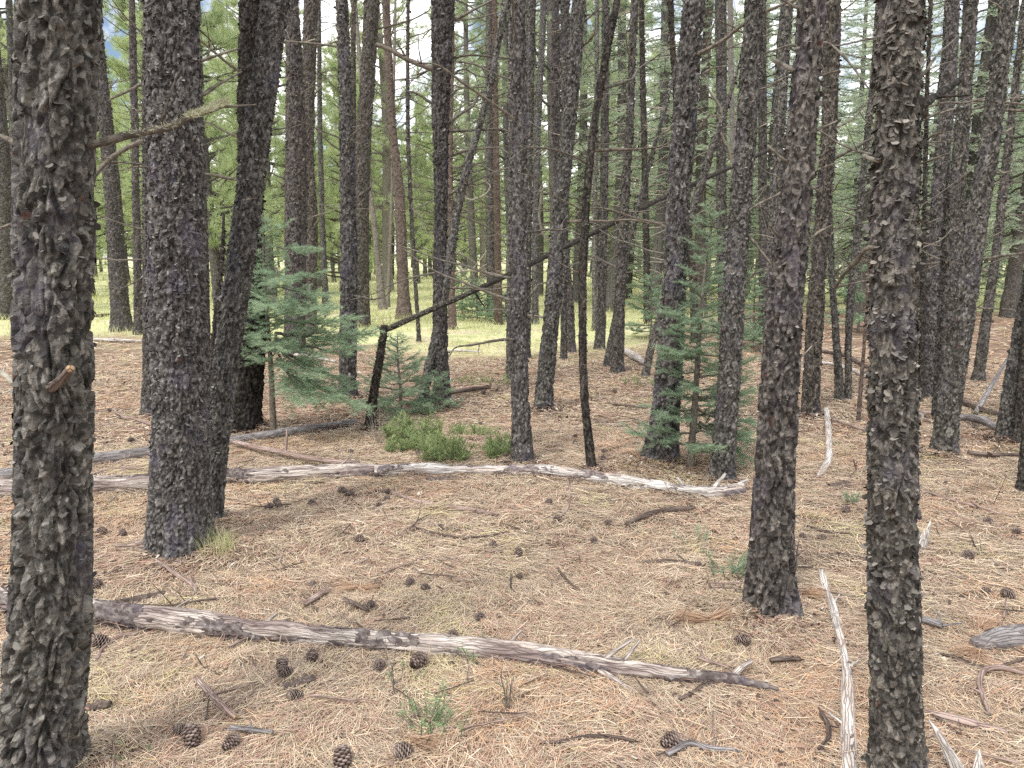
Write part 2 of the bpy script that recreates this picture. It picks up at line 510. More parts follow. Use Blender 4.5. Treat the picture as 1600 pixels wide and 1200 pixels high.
def build_ground():
    # rings of growing spacing, one sheet out to the horizon
    r = [0.15]
    while r[-1] < 12: r.append(r[-1] + max(0.018, r[-1] * 0.008))
    while r[-1] < 900: r.append(r[-1] * 1.05)
    r = np.array(r)
    # fine sector ahead, coarse behind
    a = np.concatenate([np.linspace(-60, 60, 420), np.linspace(60, 300, 60)[1:-1]])
    a = np.radians(a)
    X = r[:, None] * np.sin(a)[None]; Y = r[:, None] * np.cos(a)[None]
    x = X.ravel(); y = Y.ravel()
    z = gh(x, y)
    fz = -0.006 + (n2(x, y, 14, 41, 2) - 0.5) * 0.022 * np.clip(1 - np.sqrt(x * x + y * y) / 12, 0, 1)
    V = np.stack([x, y, z + fz - 0.004], 1)
    V = np.vstack([V, [0, 0, gz(0, 0)]])
    mb = MB()
    n, m_ = X.shape
    i = np.arange(m_)
    T = np.stack([np.full(m_, n * m_), (i + 1) % m_, i], 1)
    Q = quads_grid(n, m_)[:, ::-1]
    me_ = np.append(meadow(x, y), 0)
    mb.add(V, Q, T, meadow=me_)
    o = mb.obj('ground', M['ground'])
    tag(o, 'forest floor of brown pine needles opening to green turf behind', None, None, 'structure')
build_ground()

LITTER_COLS = np.array([(0.54, 0.45, 0.355), (0.43, 0.36, 0.30), (0.63, 0.535, 0.415), (0.34, 0.275, 0.235), (0.55, 0.365, 0.245),
                        (0.45, 0.285, 0.235), (0.22, 0.15, 0.12), (0.54, 0.50, 0.29), (0.70, 0.61, 0.50)], np.float32)
LITTER_COLS *= np.array([1.05, 1.01, 0.94], np.float32)
def build_litter():
    rg = np.random.default_rng(5)
    mb = MB()
    def batch(n, d0, d1, L, w, lift):
        d = np.sqrt(rg.uniform(d0 * d0, d1 * d1, n)); a = np.radians(rg.uniform(-42, 42, n))
        x = d * np.sin(a); y = d * np.cos(a)
        keep = rg.random(n) < 1.0 - 0.75 * meadow(x, y)
        x, y = x[keep], y[keep]; n = len(x)
        z = gh(x, y)
        # headings follow drifts here and there
        drift = n2(x, y, 1.1, 51, 2) * 14
        ang = np.where(rg.random(n) < 0.45, drift + rg.normal(0, 0.5, n), rg.uniform(0, 2 * pi, n))
        Ls = L * rg.uniform(0.5, 1.25, n); ws = w * rg.uniform(0.7, 1.3, n)
        bend = rg.normal(0, 0.22, n)
        tilt = rg.normal(0, 0.07, n)
        zc = z + rg.uniform(0.0, lift, n) + np.maximum(0, n2(x, y, 9, 57, 2) - 0.5) * 0.06 * (d0 < 6)
        dx, dy = np.cos(ang), np.sin(ang); nx, ny = -dy, dx
        # colour in drifts
        p = n2(x, y, 1.7, 61, 3); q = n2(x, y, 3.6, 63, 2)
        wts = np.ones((n, len(LITTER_COLS)), np.float32)
        wts[:, 0] = 2.6; wts[:, 1] = 2.6; wts[:, 2] = 1.6; wts[:, 3] = 1.6
        og = sstep(0.50, 0.66, p); wts[:, 4] = 0.5 + 4.5 * og; wts[:, 5] = 0.4 + 2.8 * sstep(0.48, 0.65, q)
        wts[:, 6] = 0.7; wts[:, 7] = 0.25 + 4.0 * sstep(0.60, 0.74, 1 - q); wts[:, 8] = 0.9
        cw = np.cumsum(wts, 1); cw /= cw[:, -1:]
        ci = (rg.random(n)[:, None] > cw).sum(1).clip(0, len(LITTER_COLS) - 1)
        col = LITTER_COLS[ci] * rg.uniform(0.75, 1.2, (n, 1)).astype(np.float32)
        pts = []
        for k, s in enumerate((-0.5, 0.0, 0.5)):
            off = bend * Ls * (0.25 - s * s) * 1.6
            cx = x + dx * Ls * s + nx * off; cy = y + dy * Ls * s + ny * off
            cz = zc + tilt * Ls * s
            ww = ws * (1.0 if k < 2 else 0.5)
            roll = rg.uniform(-0.5, 0.5, n) if k == 0 else roll
            pts.append(np.stack([cx + nx * ww / 2, cy + ny * ww / 2, cz + roll * ww / 2], 1))
            pts.append(np.stack([cx - nx * ww / 2, cy - ny * ww / 2, cz - roll * ww / 2], 1))
        V = np.stack(pts, 1).reshape(-1, 3)
        b = np.arange(n)[:, None] * 6
        Q = np.concatenate([b + [[0, 1, 3, 2]], b + [[2, 3, 5, 4]]])
        mb.add(V, Q, col=np.repeat(col, 6, 0))
    batch(155000, 1.3, 3.6, 0.100, 0.0016, 0.018)
    batch(170000, 3.3, 6.5, 0.110, 0.0024, 0.022)
    batch(150000, 6.0, 13.0, 0.12, 0.0045, 0.02)
    batch(30000, 12.0, 26.0, 0.20, 0.012, 0.02)
    # chips of bark and cone scales between the needles
    n = 26000
    d = np.sqrt(rg.uniform(1.4 ** 2, 11 ** 2, n)); a = np.radians(rg.uniform(-42, 42, n)); x = d * np.sin(a); y = d * np.cos(a)
    k = n2(x, y, 2.2, 67, 3) > rg.uniform(0.3, 0.7, n); x, y, d = x[k], y[k], d[k]
    for (mx, my, mr) in MOUND:      # bark shed round the feet of the trees
        q = mr * (0.8 + np.abs(rg.normal(0, 0.75, 420))); aa = rg.uniform(0, 6.28, 420)
        x = np.append(x, mx + q * np.cos(aa)); y = np.append(y, my + q * np.sin(aa)); d = np.append(d, np.full(420, my))
    n = len(x)
    L_ = rg.uniform(0.004, 0.013, n) * (0.7 + d / 8); an = rg.uniform(0, 6.28, n); W_ = L_ * rg.uniform(0.25, 0.7, n)
    z = gh(x, y) + rg.uniform(0.006, 0.024, n); ti = rg.normal(0, 0.35, n)
    dx, dy = np.cos(an) * L_, np.sin(an) * L_; ex, ey = -np.sin(an) * W_, np.cos(an) * W_
    V = np.stack([np.stack([x - dx - ex, y - dy - ey, z - ti * L_], 1), np.stack([x + dx - ex, y + dy - ey, z + ti * L_], 1), np.stack([x + dx + ex * .6, y + dy + ey * .6, z + ti * L_ + .001], 1), np.stack([x - dx * .8 + ex, y - dy * .8 + ey, z - ti * L_ + .001], 1)], 1).reshape(-1, 3)
    cc = np.array([(0.10, 0.065, 0.05), (0.17, 0.11, 0.085), (0.24, 0.17, 0.15), (0.33, 0.20, 0.15), (0.07, 0.05, 0.04), (0.5, 0.45, 0.38)], np.float32)[rg.integers(0, 6, n)]
    mb.add(V, np.arange(n * 4).reshape(n, 4), col=np.repeat(cc, 4, 0))
    o = mb.obj('needle_litter', M['litter'], smooth=False)
    tag(o, 'thick mat of fallen straw and rust coloured pine needles', 'needle litter', None, 'stuff')
build_litter()

# ------------------------------------------------------------------ bark trunks
def bark_disp(tcv, r, seed, amp=1.0, scale=1.0):
    rough_ = 0.55 if scale in (0.85, 0.9) else 1.0
    P = tcv.astype(np.float32) + seed * 3.7
    w = np.stack([noise3(P * 30, seed + 5), noise3(P * 30, seed + 6), noise3(P * 22, seed + 7)], 1) - 0.5
    w2 = np.stack([noise3(P * 9, seed + 8), noise3(P * 9, seed + 9), noise3(P * 7, seed + 10)], 1) - 0.5
    Pw = P + w * 0.018 + w2 * 0.035
    s = scale
    e1a, e1b, id1, o1 = voro(Pw * np.array([24, 24, 6.5]) * s, seed + 11)
    c1 = sstep(0.0, 0.28, e1b - e1a)
    n = noise3(Pw * np.array([26, 26, 6]) * s, seed + 15)
    fur = sstep(0.02, 0.12, np.abs(n - 0.5) * 2)
    e2a, e2b, id2, o2 = voro(Pw * np.array([72, 72, 42]) * s, seed + 21)
    c2 = sstep(0.0, 0.18, e2b - e2a)
    tilt = -o2[:, 2] * 0.9 + (id2 - 0.5) * o2[:, 0] * 1.2
    deep = sstep(0.04, 0.17, e1b - e1a) * (0.15 + 0.85 * fur)
    e3a, e3b, id3, o3 = voro(Pw * np.array([120, 120, 75]) * s, seed + 27)
    h = 0.015 * deep * (0.7 + 0.3 * id1) + rough_ * (0.0036 * (id2 + tilt * 0.9) * (0.6 + 0.4 * c2) + 0.0016 * (id3 - 1.2 * o3[:, 2]))
    low = (fbm(P * np.array([5, 5, 1.6]), seed + 31, 2) - 0.5) * 0.014
    k = np.clip(r / 0.09, 0.3, 1.25) * amp
    tint = np.clip(id2 ** 1.6 * 0.6 + id3 ** 2 * 0.35 + id1 * 0.25 - 0.05, 0, 1)
    return (h - np.percentile(h, 96) + low * 0.8) * k, tint

def trunk_profile(pts, Y, ztop):
    """pts base->top as (px, py, width px) on the vertical plane at depth Y -> z, x, r arrays"""
    zs, xs, rs = [], [], []
    for px, py, w in pts:
        p = W(px, py, Y); zs.append(p[2]); xs.append(p[0]); rs.append(w / 2 / F_PX * depth(px, py, Y))
    zs, xs, rs = map(np.array, (zs, xs, rs))
    o = np.argsort(zs); zs, xs, rs = zs[o], xs[o], rs[o]
    k = min(3, len(zs) - 1)
    sl = (xs[-1] - xs[-1 - k]) / (zs[-1] - zs[-1 - k])
    if ztop > zs[-1] + 0.1:
        ze = ztop
        zs = np.append(zs, ze); xs = np.append(xs, xs[-1] + sl * 0.7 * (ze - zs[-2])); rs = np.append(rs, max(rs[-1] * (1 - 0.05 * (ze - zs[-2])), rs[-1] * 0.55))
    return zs, xs, rs

def sm(z, zs, v, wdt):
    out = 0
    for k, wt in ((-2, 1), (-1, 2), (0, 3), (1, 2), (2, 1)):
        out = out + wt * np.interp(z + k * wdt / 2, zs, v)
    return out / 9

def make_trunk(root, pts, Y, mat, seed, amp=1.0, flakes=0, top_snap=None, scale=1.0, ytilt=0.0):
    bx = W(pts[0][0], pts[0][1], Y)[0]
    g0 = gz(bx, Y)
    ztop = top_snap if top_snap is not None else max(6.0, CAM_H + 0.62 * Y + 1.0)
    zs, xs, rs = trunk_profile(pts, Y, ztop)
    if top_snap is not None: ztop = zs[-1]
    vis = CAM_H + 0.42 * Y + 0.3
    res = max(0.0032, Y * 0.0015)
    z = np.arange(g0 - 0.12, min(vis, ztop), res)
    if ztop > vis: z = np.concatenate([z, np.arange(z[-1] + res * 3, ztop, res * 5)])
    z[-1] = ztop
    rm = float(np.mean(rs))
    nsd = int(np.clip(2 * pi * rm / res, 16, 330))
    x = sm(z, zs, xs, 0.25); r = sm(z, zs, rs, 0.25) - (0.0035 * min(2.0, max(1, Y / 5)) if flakes else 0)
    r = np.maximum(r, 0.006)
    y = Y + ytilt * (z - g0)
    th = np.arange(nsd) / nsd * 2 * pi
    rr = r[:, None] * np.ones((1, nsd))
    # root flare in a few lobes
    rgl = np.random.default_rng(seed)
    lob = sum(rgl.uniform(0.3, 1) * np.cos(k * th + rgl.uniform(0, 6)) for k in (2, 3, 5))
    hb = np.clip(1 - (z - g0) / (r[0] * 2.2), 0, 1.6)
    rr = rr * (1 + 0.15 * hb[:, None] ** 2 * (1 + 0.7 * lob[None]))
    tc = np.stack([rr * np.cos(th), rr * np.sin(th), np.repeat(z[:, None], nsd, 1)], -1).reshape(-1, 3)
    d, tint = bark_disp(tc, rr.ravel(), seed, amp, scale)
    rr2 = rr + d.reshape(rr.shape)
    X = np.stack([x[:, None] + rr2 * np.cos(th), y[:, None] + rr2 * np.sin(th), np.repeat(z[:, None], nsd, 1)], -1)
    base = np.array([bx, Y, g0])
    V = X.reshape(-1, 3) - base
    n = len(z)
    V = np.vstack([V, [x[-1] - bx, y[-1] - Y, ztop - g0]])
    i = np.arange(nsd); j = (i + 1) % nsd
    T = np.stack([(n - 1) * nsd + i, (n - 1) * nsd + j, np.full(nsd, n * nsd)], 1)
    mb = MB()
    mb.add(V, quads_grid(n, nsd), T, tc=np.vstack([tc, tc[-1]]), tint=np.append(tint, 0.5))
    if flakes:
        rg = np.random.default_rng(seed + 99)
        zi = rg.uniform(g0, min(vis, ztop) - 0.1, flakes); ti = rg.uniform(0, 2 * pi, flakes)
        rows = np.searchsorted(z, zi).clip(0, n - 1); cols = (ti / (2 * pi) * nsd).astype(int) % nsd
        dd = d.reshape(n, nsd); ok = (dd[rows, cols] > np.percentile(d, 42)) & (rg.random(flakes) < np.clip((zi - g0 - 0.15) / 1.1, 0.12, 1.0))
        rows, cols, ti, zi = rows[ok], cols[ok], ti[ok], zi[ok]; flakes = len(ti)
        P0 = X[rows, cols] - base
        e_r = np.stack([np.cos(ti), np.sin(ti), 0 * ti], 1); e_t = np.stack([-np.sin(ti), np.cos(ti), 0 * ti], 1)
        up = np.array([[0, 0, 1.0]])
        ro = rg.normal(0, 0.85, flakes)[:, None]
        u = e_t * np.cos(ro) + up * np.sin(ro); dn = -(up * np.cos(ro) - e_t * np.sin(ro))
        sz = (0.0022 + 0.0062 * rg.random(flakes) ** 2)[:, None] * float(np.clip(Y / 5, 1, 2.4)) * rg.uniform(0.7, 1.3, (flakes, 1)); lf = (0.15 + 1.1 * rg.random(flakes) ** 2)[:, None]; cv = rg.uniform(-0.9, 0.6, flakes)[:, None]; asp = rg.uniform(0.35, 0.85, flakes)[:, None]
        P0 = P0 + e_r * 0.0005
        vs = []
        for b_, (kk, wd) in enumerate(((0, 0.8), (1, 1.0), (2, 0.55))):
            for s_ in (-1, 0, 1):
                jit = rg.normal(0, 0.3, (flakes, 1))
                vs.append(P0 + u * sz * (s_ * wd * 1.15 + jit) + dn * sz * (kk * 0.85 * asp) + e_r * sz * (lf * (kk / 2) ** 1.5 * 1.5 + cv * (1 - abs(s_)) * 0.5 * kk / 2 - (0.4 if kk == 0 else 0)))
        Vf = np.stack(vs, 1).reshape(-1, 3)
        b0 = np.arange(flakes)[:, None] * 9
        Q = np.concatenate([b0 + [q] for q in ([0, 1, 4, 3], [1, 2, 5, 4], [3, 4, 7, 6], [4, 5, 8, 7])])
        tcf = np.repeat(tc.reshape(n, nsd, 3)[rows, cols], 9, 0)
        mb.add(Vf, Q, tc=tcf, tint=np.repeat(rg.uniform(0.1, 0.95, flakes) ** 1.5, 9))
    o = mb.obj('trunk', mat, root)
    return base, (zs, xs, rs), o

def gnarl(P0, P1, n, rg, amt):
    P0 = np.asarray(P0, float); P1 = np.asarray(P1, float)
    t = np.linspace(0, 1, n)[:, None]
    P = P0 + (P1 - P0) * t
    L = np.linalg.norm(P1 - P0)
    j = rg.normal(0, amt * L, (n, 3)); j[0] = 0
    j = np.cumsum(j, 0) * 0.6
    return P + j * t

def branch_mesh(P, r0, rg, mb=None, twigs=2, sides=6, tipk=0.35):
    mb = mb or MB()
    P = np.asarray(P, float)
    L = np.linalg.norm(np.diff(P, axis=0), axis=1).sum()
    R = np.linspace(r0, r0 * tipk, len(P))
    def dsp(tc, r): return (noise3(tc * 60 + 3.1, 7) - 0.5) * r * 0.5
    tube(mb, P, R, sides, step=max(0.015, L / 22), disp=dsp, tint=float(rg.uniform(0.2, 0.8)))
    for k in range(twigs):
        i = rg.integers(1, len(P)); f = rg.random()
        p = P[i - 1] * (1 - f) + P[i] * f
        d = P[i] - P[i - 1]; d /= np.linalg.norm(d) + 1e-9
        v = rg.normal(0, 1, 3); v -= v.dot(d) * d; v /= np.linalg.norm(v) + 1e-9
        v[2] += 0.3
        l = L * rg.uniform(0.12, 0.38)
        e = p + (d * 0.7 + v * 0.8) * l
        tube(mb, gnarl(p, e, 4, rg, 0.06), np.linspace(r0 * 0.42, r0 * 0.12, 4), 4, tint=float(rg.uniform(0.2, 0.9)))
    return mb

ROOTS = {}
def tree(key, name, label, pts, mat='bark', n_br=5, seed=None, br=(), amp=1.0, flakes=0, Y=None, snap=False, brlen=(0.25, 1.0), group=None, cat='tree', brmat='dead', scale=1.0, ytilt=0.0):
    seed = seed if seed is not None else (sum(map(ord, key)) * 7) % 997
    rg = np.random.default_rng(seed)
    px, py, w = pts[0]
    if Y is None:
        g = G(px, py, 0.0)
        Y = g[1] + (w / 2 / F_PX * depth(px, py, g[1])) * 0.85
    bx = W(px, py, Y)[0]
    root = thing(name, label, cat, (bx, Y, gz(bx, Y)), group)
    # the base pixel was read at the front of the foot: run the profile on down to the ground
    pts = list(pts)
    top = W(pts[-1][0], pts[-1][1], Y)[2] if snap else None
    if Y > 4.6 and mat != 'bark_pale': flakes = max(flakes, int(1500 * (w / 20.0) ** 0.5))
    if Y > 5: scale = scale * 0.75; amp = amp * 1.2; n_br = int(n_br * 2.7 + 3) if not snap else n_br
    base, prof, tr = make_trunk(root, pts, Y, M[mat], seed, amp, int(flakes * 1.5), top, scale, ytilt)
    zs, xs, rs = prof
    for b in br:
        P, wpx = b[0], b[1]
        dy = b[2] if len(b) > 2 else rg.uniform(-0.15, 0.15)
        bm = b[3] if len(b) > 3 else brmat
        n = len(P); Q = []
        for i, (u, v) in enumerate(P):
            Q.append(W(u, v, Y + dy * i / (n - 1)))
        Q = np.array(Q)
        # root the limb inside the trunk
        zc = Q[0][2]; xc = np.interp(zc, zs, xs)
        Q = np.vstack([[xc * 0.7 + Q[0][0] * 0.3, Y, zc - 0.01], Q]) - base
        L = np.linalg.norm(Q[-1] - Q[1])
        r0 = wpx / 2 / F_PX * Y
        m_ = branch_mesh(Q, r0, rg, twigs=(0 if L < 0.12 else 2 if L < 0.5 else 4), tipk=(0.75 if wpx >= 8 else 0.45))
        m_.obj('branch', M[bm], root)
    z1 = CAM_H + 0.36 * Y; z0 = 0.7 + 0.02 * Y
    for k in range(n_br):
        zc = rg.uniform(z0, min(z1, zs[-1])); 
        if snap and zc > zs[-1] - 0.1: continue
        a = rg.uniform(0, 2 * pi)
        if abs(sin(a)) > 0.8 and rg.random() < 0.6: a += 1.2
        r_ = float(np.interp(zc, zs, rs)); xc = float(np.interp(zc, zs, xs))
        L = rg.uniform(*brlen) * (0.5 if rg.random() < 0.4 else 1)
        d = np.array([cos(a), sin(a), rg.uniform(-0.25, 0.55)])
        p0 = np.array([xc + cos(a) * r_ * 0.5, Y + sin(a) * r_ * 0.5, zc])
        p1 = p0 + d * (L + r_ * 0.5)
        P = gnarl(p0, p1, 6, rg, 0.07)
        P[:, 2] += np.linspace(0, 1, 6) ** 2 * rg.uniform(-0.15, 0.2) * L
        branch_mesh(P - base, min(0.015, 0.0055 + 0.011 * L) * rg.uniform(0.5, 1.1), rg, twigs=int(rg.integers(2, 6)) if L > 0.4 else 1, sides=5).obj('branch', M[brmat], root)
    ROOTS[key] = (root, Y, prof)
    return root

G_BIG = None
tree('T1', 'pine_tree', 'thick flaky pine trunk filling the left edge, cut stub facing the viewer',
     [(52, 1262, 138), (60, 1200, 126), (70, 1100, 124), (78, 1000, 120), (83, 900, 115), (85, 700, 117), (84, 500, 115), (81, 300, 121), (84, 200, 121), (88, 100, 123), (93, 0, 127)],
     n_br=0, flakes=1800, amp=1.25, scale=0.85,
     br=[([(145, 226), (190, 214), (230, 205), (265, 199), (300, 181), (330, 171), (352, 162)], 15, 0.25),
         ([(38, 234), (18, 220), (-14, 206)], 10, 0.1), ([(26, 602), (8, 586), (-20, 572)], 10, 0.05, 'dead_pale'),
         ([(22, 350), (-8, 362)], 6, 0.1)])
tree('T2', 'pine_tree', 'widest rough grey pine behind the long mossy limb, grass tuft at its foot',
     [(276, 882, 104), (280, 820, 99), (282, 700, 90), (284, 600, 87), (277, 500, 89), (275, 400, 88), (277, 300, 88), (273, 200, 86), (270, 100, 83), (269, 0, 84)],
     mat='bark_violet', n_br=0, flakes=9000, amp=0.85, scale=1.25,
     br=[([(295, 36), (313, 16)], 5), ([(313, 95), (340, 86), (372, 76)], 6), ([(314, 150), (345, 130), (378, 112)], 7), ([(319, 197), (343, 185)], 2.5), ([(320, 226), (337, 216)], 2.5)])
tree('T2b', 'pine_tree', 'slim grey pine peeping out on the left side of the widest grey trunk',
     [(231, 648, 28), (232, 600, 20), (230, 500, 16), (228, 300, 14), (228, 100, 13), (230, 0, 13)], n_br=2,
     br=[([(219, 222), (190, 236), (165, 255), (146, 277)], 8), ([(220, 132), (205, 140), (172, 155)], 7)])
tree('T2c', 'pine_tree', 'pine half hidden behind the right side of the widest grey trunk',
     [(322, 640, 26), (318, 560, 24), (316, 400, 22), (311, 250, 20), (305, 100, 20), (300, 0, 18)], n_br=2)
tree('T3', 'pine_tree', 'pine leaning right, its foot tucked behind the widest grey trunk',
     [(326, 828, 44), (330, 760, 42), (340, 680, 42), (349, 600, 43), (361, 500, 45), (377, 400, 46), (390, 300, 46), (403, 200, 48), (416, 100, 46), (431, 0, 46)],
     n_br=1, flakes=4500, br=[([(423, 195), (436, 187)], 5), ([(378, 560), (395, 550), (420, 535)], 3)])
tree('T3b', 'pine_tree', 'dark pine standing behind the right-leaning trunk beside the big young fir',
     [(381, 677, 50), (386, 620, 48), (392, 560, 50), (394, 450, 46), (391, 300, 42), (390, 150, 40), (391, 0, 36)], mat='bark_dark', n_br=2)
tree('T3c', 'dead_snag', 'thin broken snag with a jagged tip between the widest trunk and the leaning pine',
     [(322, 690, 14), (330, 590, 14), (338, 500, 12), (347, 400, 11), (351, 335, 5)], mat='bark_dark', n_br=0, snap=True, cat='dead tree',
     br=[([(347, 383), (354, 388), (362, 392)], 4, 0.0, 'dead_pale')])
tree('T4a', 'pine_tree', 'stout pine rising behind the top of the big young fir, slim companion at its right',
     [(460, 558, 36), (461, 450, 35), (463, 300, 38), (462, 200, 34), (460, 100, 28), (456, 0, 22)], mat='bark_violet', n_br=2,
     br=[([(446, 75), (470, 68), (493, 61)], 4, 0.1, 'dead_pale'), ([(440, 293), (462, 270), (476, 248)], 7), ([(470, 280), (487, 272), (502, 262)], 2.5)])
tree('T4b', 'pine_tree', 'slimmer pine touching the right side of the stout trunk above the fir',
     [(484, 522, 26), (484, 450, 22), (488, 350, 20), (482, 250, 18), (482, 150, 22), (484, 50, 24), (487, 0, 25)], n_br=4,
     br=[([(497, 72), (512, 69), (526, 64)], 5), ([(474, 158), (490, 148), (503, 135)], 5)])
tree('T5a', 'pine_tree', 'front left stem of the paired pines right of the big young fir',
     [(543, 626, 32), (543, 560, 29), (545, 500, 30), (545, 400, 30), (544, 300, 28), (541, 200, 24), (538, 100, 22), (534, 0, 22)], mat='bark_violet', n_br=3)
tree('T5b', 'pine_tree', 'rear right stem of the paired pines, leaning right towards its top',
     [(562, 510, 34), (562, 450, 32), (562, 380, 30), (564, 300, 28), (569, 200, 25), (576, 100, 25), (581, 0, 26)], n_br=4,
     br=[([(590, 45), (640, 32), (670, 17)], 4)])
tree('T5c', 'pine_tree', 'thin stem seen between the tops of the paired pines',
     [(550, 500, 12), (552, 300, 11), (552, 150, 10), (552, 0, 9)], n_br=1)
tree('T6', 'pine_tree', 'pale upper trunk turning reddish below, in the sunny grass left of the broken snag',
     [(632, 498, 27), (630, 450, 20), (627, 380, 19), (624, 300, 18), (613, 200, 14), (607, 90, 14), (603, 0, 13)], mat='bark_red', n_br=6, brlen=(0.6, 1.4))
tree('T6b', 'pine_tree', 'thin pale grey trunk in the grass, leaning slightly left',
     [(598, 482, 15), (592, 420, 11), (585, 350, 10), (578, 300, 9), (572, 220, 8)], mat='bark_pale', n_br=5, brlen=(0.6, 1.3), snap=False)
tree('T7', 'pine_tree', 'very thin straight pine between the reddish trunk and the rough central pine',
     [(655, 536, 10), (653, 500, 8), (646, 400, 8), (641, 300, 8), (637, 200, 8), (637, 100, 8), (638, 0, 7)], mat='bark', n_br=5, br=[([(642, 155), (660, 165), (671, 168)], 3)])
tree('T8', 'pine_tree', 'rough pine crossed by the slanting stem, long limbs on both sides',
     [(691, 630, 31), (689, 560, 26), (687, 480, 25), (688, 400, 24), (689, 300, 24), (688, 200, 29), (690, 100, 37), (692, 0, 40)], mat='bark_violet', n_br=2,
     br=[([(672, 107), (635, 92), (610, 78), (588, 70)], 9, 0.2), ([(672, 160), (655, 148), (636, 142)], 6), ([(712, 30), (735, 18), (770, 0)], 6),
         ([(712, 32), (745, 28), (785, 18)], 3.5), ([(708, 90), (735, 86), (760, 88), (803, 92)], 5), ([(708, 96), (740, 100), (765, 112), (803, 126)], 4),
         ([(703, 118), (725, 108), (745, 118), (775, 122)], 4), ([(702, 190), (722, 176), (738, 166), (748, 148), (760, 140)], 7),
         ([(703, 205), (750, 203), (785, 202), (806, 214)], 5), ([(700, 245), (725, 236), (745, 233), (783, 230)], 6), ([(700, 255), (714, 262), (728, 260)], 4),
         ([(703, 150), (715, 140), (735, 133)], 4)])
tree('T8b', 'pine_tree', 'reddish pine behind the rough central pine, with many curved bare limbs',
     [(707, 514, 16), (705, 450, 13), (704, 350, 11), (703, 250, 10), (705, 100, 11), (706, 0, 11)], mat='bark_red', n_br=16, brlen=(0.8, 2.0),
     br=[([(712, 335), (740, 345), (770, 360), (800, 392)], 5, 0.2, 'dead'), ([(712, 280), (745, 288), (765, 285), (800, 300)], 4, 0.2, 'dead'), ([(712, 320), (735, 330), (760, 322), (790, 325)], 4, 0.2),
         ([(710, 428), (725, 423), (750, 424), (795, 433)], 5, 0.2, 'dead_pale'), ([(712, 395), (730, 402), (750, 416)], 4), ([(712, 300), (735, 312), (757, 304), (766, 290), (750, 280)], 3.5, 0.1, 'dead_pale')])
tree('T9', 'pine_tree', 'slender pine slanting right whose foot touches the rough central pine',
     [(658, 630, 22), (664, 600, 19), (683, 520, 18), (696, 450, 16), (703, 400, 17), (719, 300, 17), (736, 240, 15), (750, 195, 14), (764, 140, 14), (778, 70, 13), (792, 0, 13)],
     n_br=1, mat='bark', br=[([(735, 255), (760, 262), (800, 285)], 3), ([(728, 285), (745, 305), (770, 330)], 3)])
tree('T11', 'pine_tree', 'straight pine in the middle whose foot meets the long fallen log',
     [(817, 732, 39), (815, 680, 35), (812, 600, 30), (811, 500, 30), (812, 400, 30), (811, 300, 28), (812, 200, 27), (810, 100, 26), (810, 0, 26)], mat='bark_violet', n_br=2, flakes=2500,
     br=[([(826, 463), (840, 447), (853, 441)], 6), ([(822, 512), (832, 496), (839, 478)], 4), ([(822, 380), (830, 372)], 3)])
tree('T11b', 'pine_tree', 'thin pine directly behind the straight middle pine, showing on its right',
     [(822, 560, 17), (824, 400, 15), (827, 200, 15), (830, 0, 17)], n_br=2)
tree('T11c', 'pine_tree', 'narrow stem just left of the foot of the straight middle pine',
     [(795, 592, 13), (796, 450, 11), (798, 300, 10), (798, 0, 9)], n_br=2)
tree('T12a', 'pine_tree', 'thin violet-grey stem right of the straight middle pine, forked bare at mid height',
     [(836, 505, 14), (836, 400, 12), (837, 300, 12), (840, 200, 12), (845, 100, 12), (850, 0, 12)], n_br=4, mat='bark_violet',
     br=[([(846, 300), (842, 340), (850, 368), (856, 380)], 7)])
tree('T12b', 'pine_tree', 'slim pine curving behind the back-leaning pine, right of the middle',
     [(893, 551, 17), (891, 480, 15), (882, 380, 14), (871, 260, 15), (869, 100, 16), (868, 0, 15)], n_br=4, mat='bark_violet')
tree('T12c', 'pine_tree', 'dark slim stem whose foot shows between two pines right of the middle',
     [(881, 561, 13), (881, 450, 12), (884, 300, 13), (883, 100, 17), (883, 0, 18)], n_br=1, mat='bark')
tree('T13', 'pine_tree', 'pine leaning right with a broad foot, right of the straight middle pine',
     [(847, 642, 33), (852, 600, 32), (861, 500, 28), (869, 400, 27), (877, 300, 26), (888, 200, 27), (896, 100, 28), (905, 0, 24)], n_br=1,
     br=[([(915, 32), (928, 20), (941, 9)], 4), ([(910, 72), (922, 62), (930, 51)], 5), ([(903, 166), (913, 157)], 3), ([(895, 227), (906, 216), (914, 205)], 4), ([(855, 560), (848, 575)], 3)])
tree('T14', 'pine_tree', 'thin dark curving pine with a bare scar near its foot, above the long log',
     [(927, 740, 20), (918, 680, 16), (911, 600, 14.5), (910, 500, 15), (911, 400, 15), (917, 300, 15), (926, 200, 14), (936, 145, 15), (944, 100, 15), (955, 50, 14), (965, 0, 13)],
     mat='bark_dark', n_br=1, amp=0.7, flakes=1200)
tree('T15', 'pine_tree', 'straight pine further back, grass on both sides of its foot',
     [(937, 546, 21), (939, 500, 18), (942, 400, 15), (944, 300, 15), (945, 200, 15), (946, 0, 13)], n_br=4)
tree('T16', 'pine_tree', 'even pine leaning right between the dark curving pine and the broad-footed pine',
     [(964, 583, 26), (967, 500, 20), (972, 400, 19), (977, 300, 17), (984, 200, 15), (987, 100, 15), (992, 0, 14)], n_br=4)
tree('T16b', 'pine_tree', 'thin pole-like pine slanting far right behind the even leaning pine',
     [(946, 573, 12), (962, 490, 10), (989, 350, 10), (1003, 300, 10), (1016, 250, 9), (1031, 200, 8), (1048, 140, 7)], n_br=3, mat='bark')
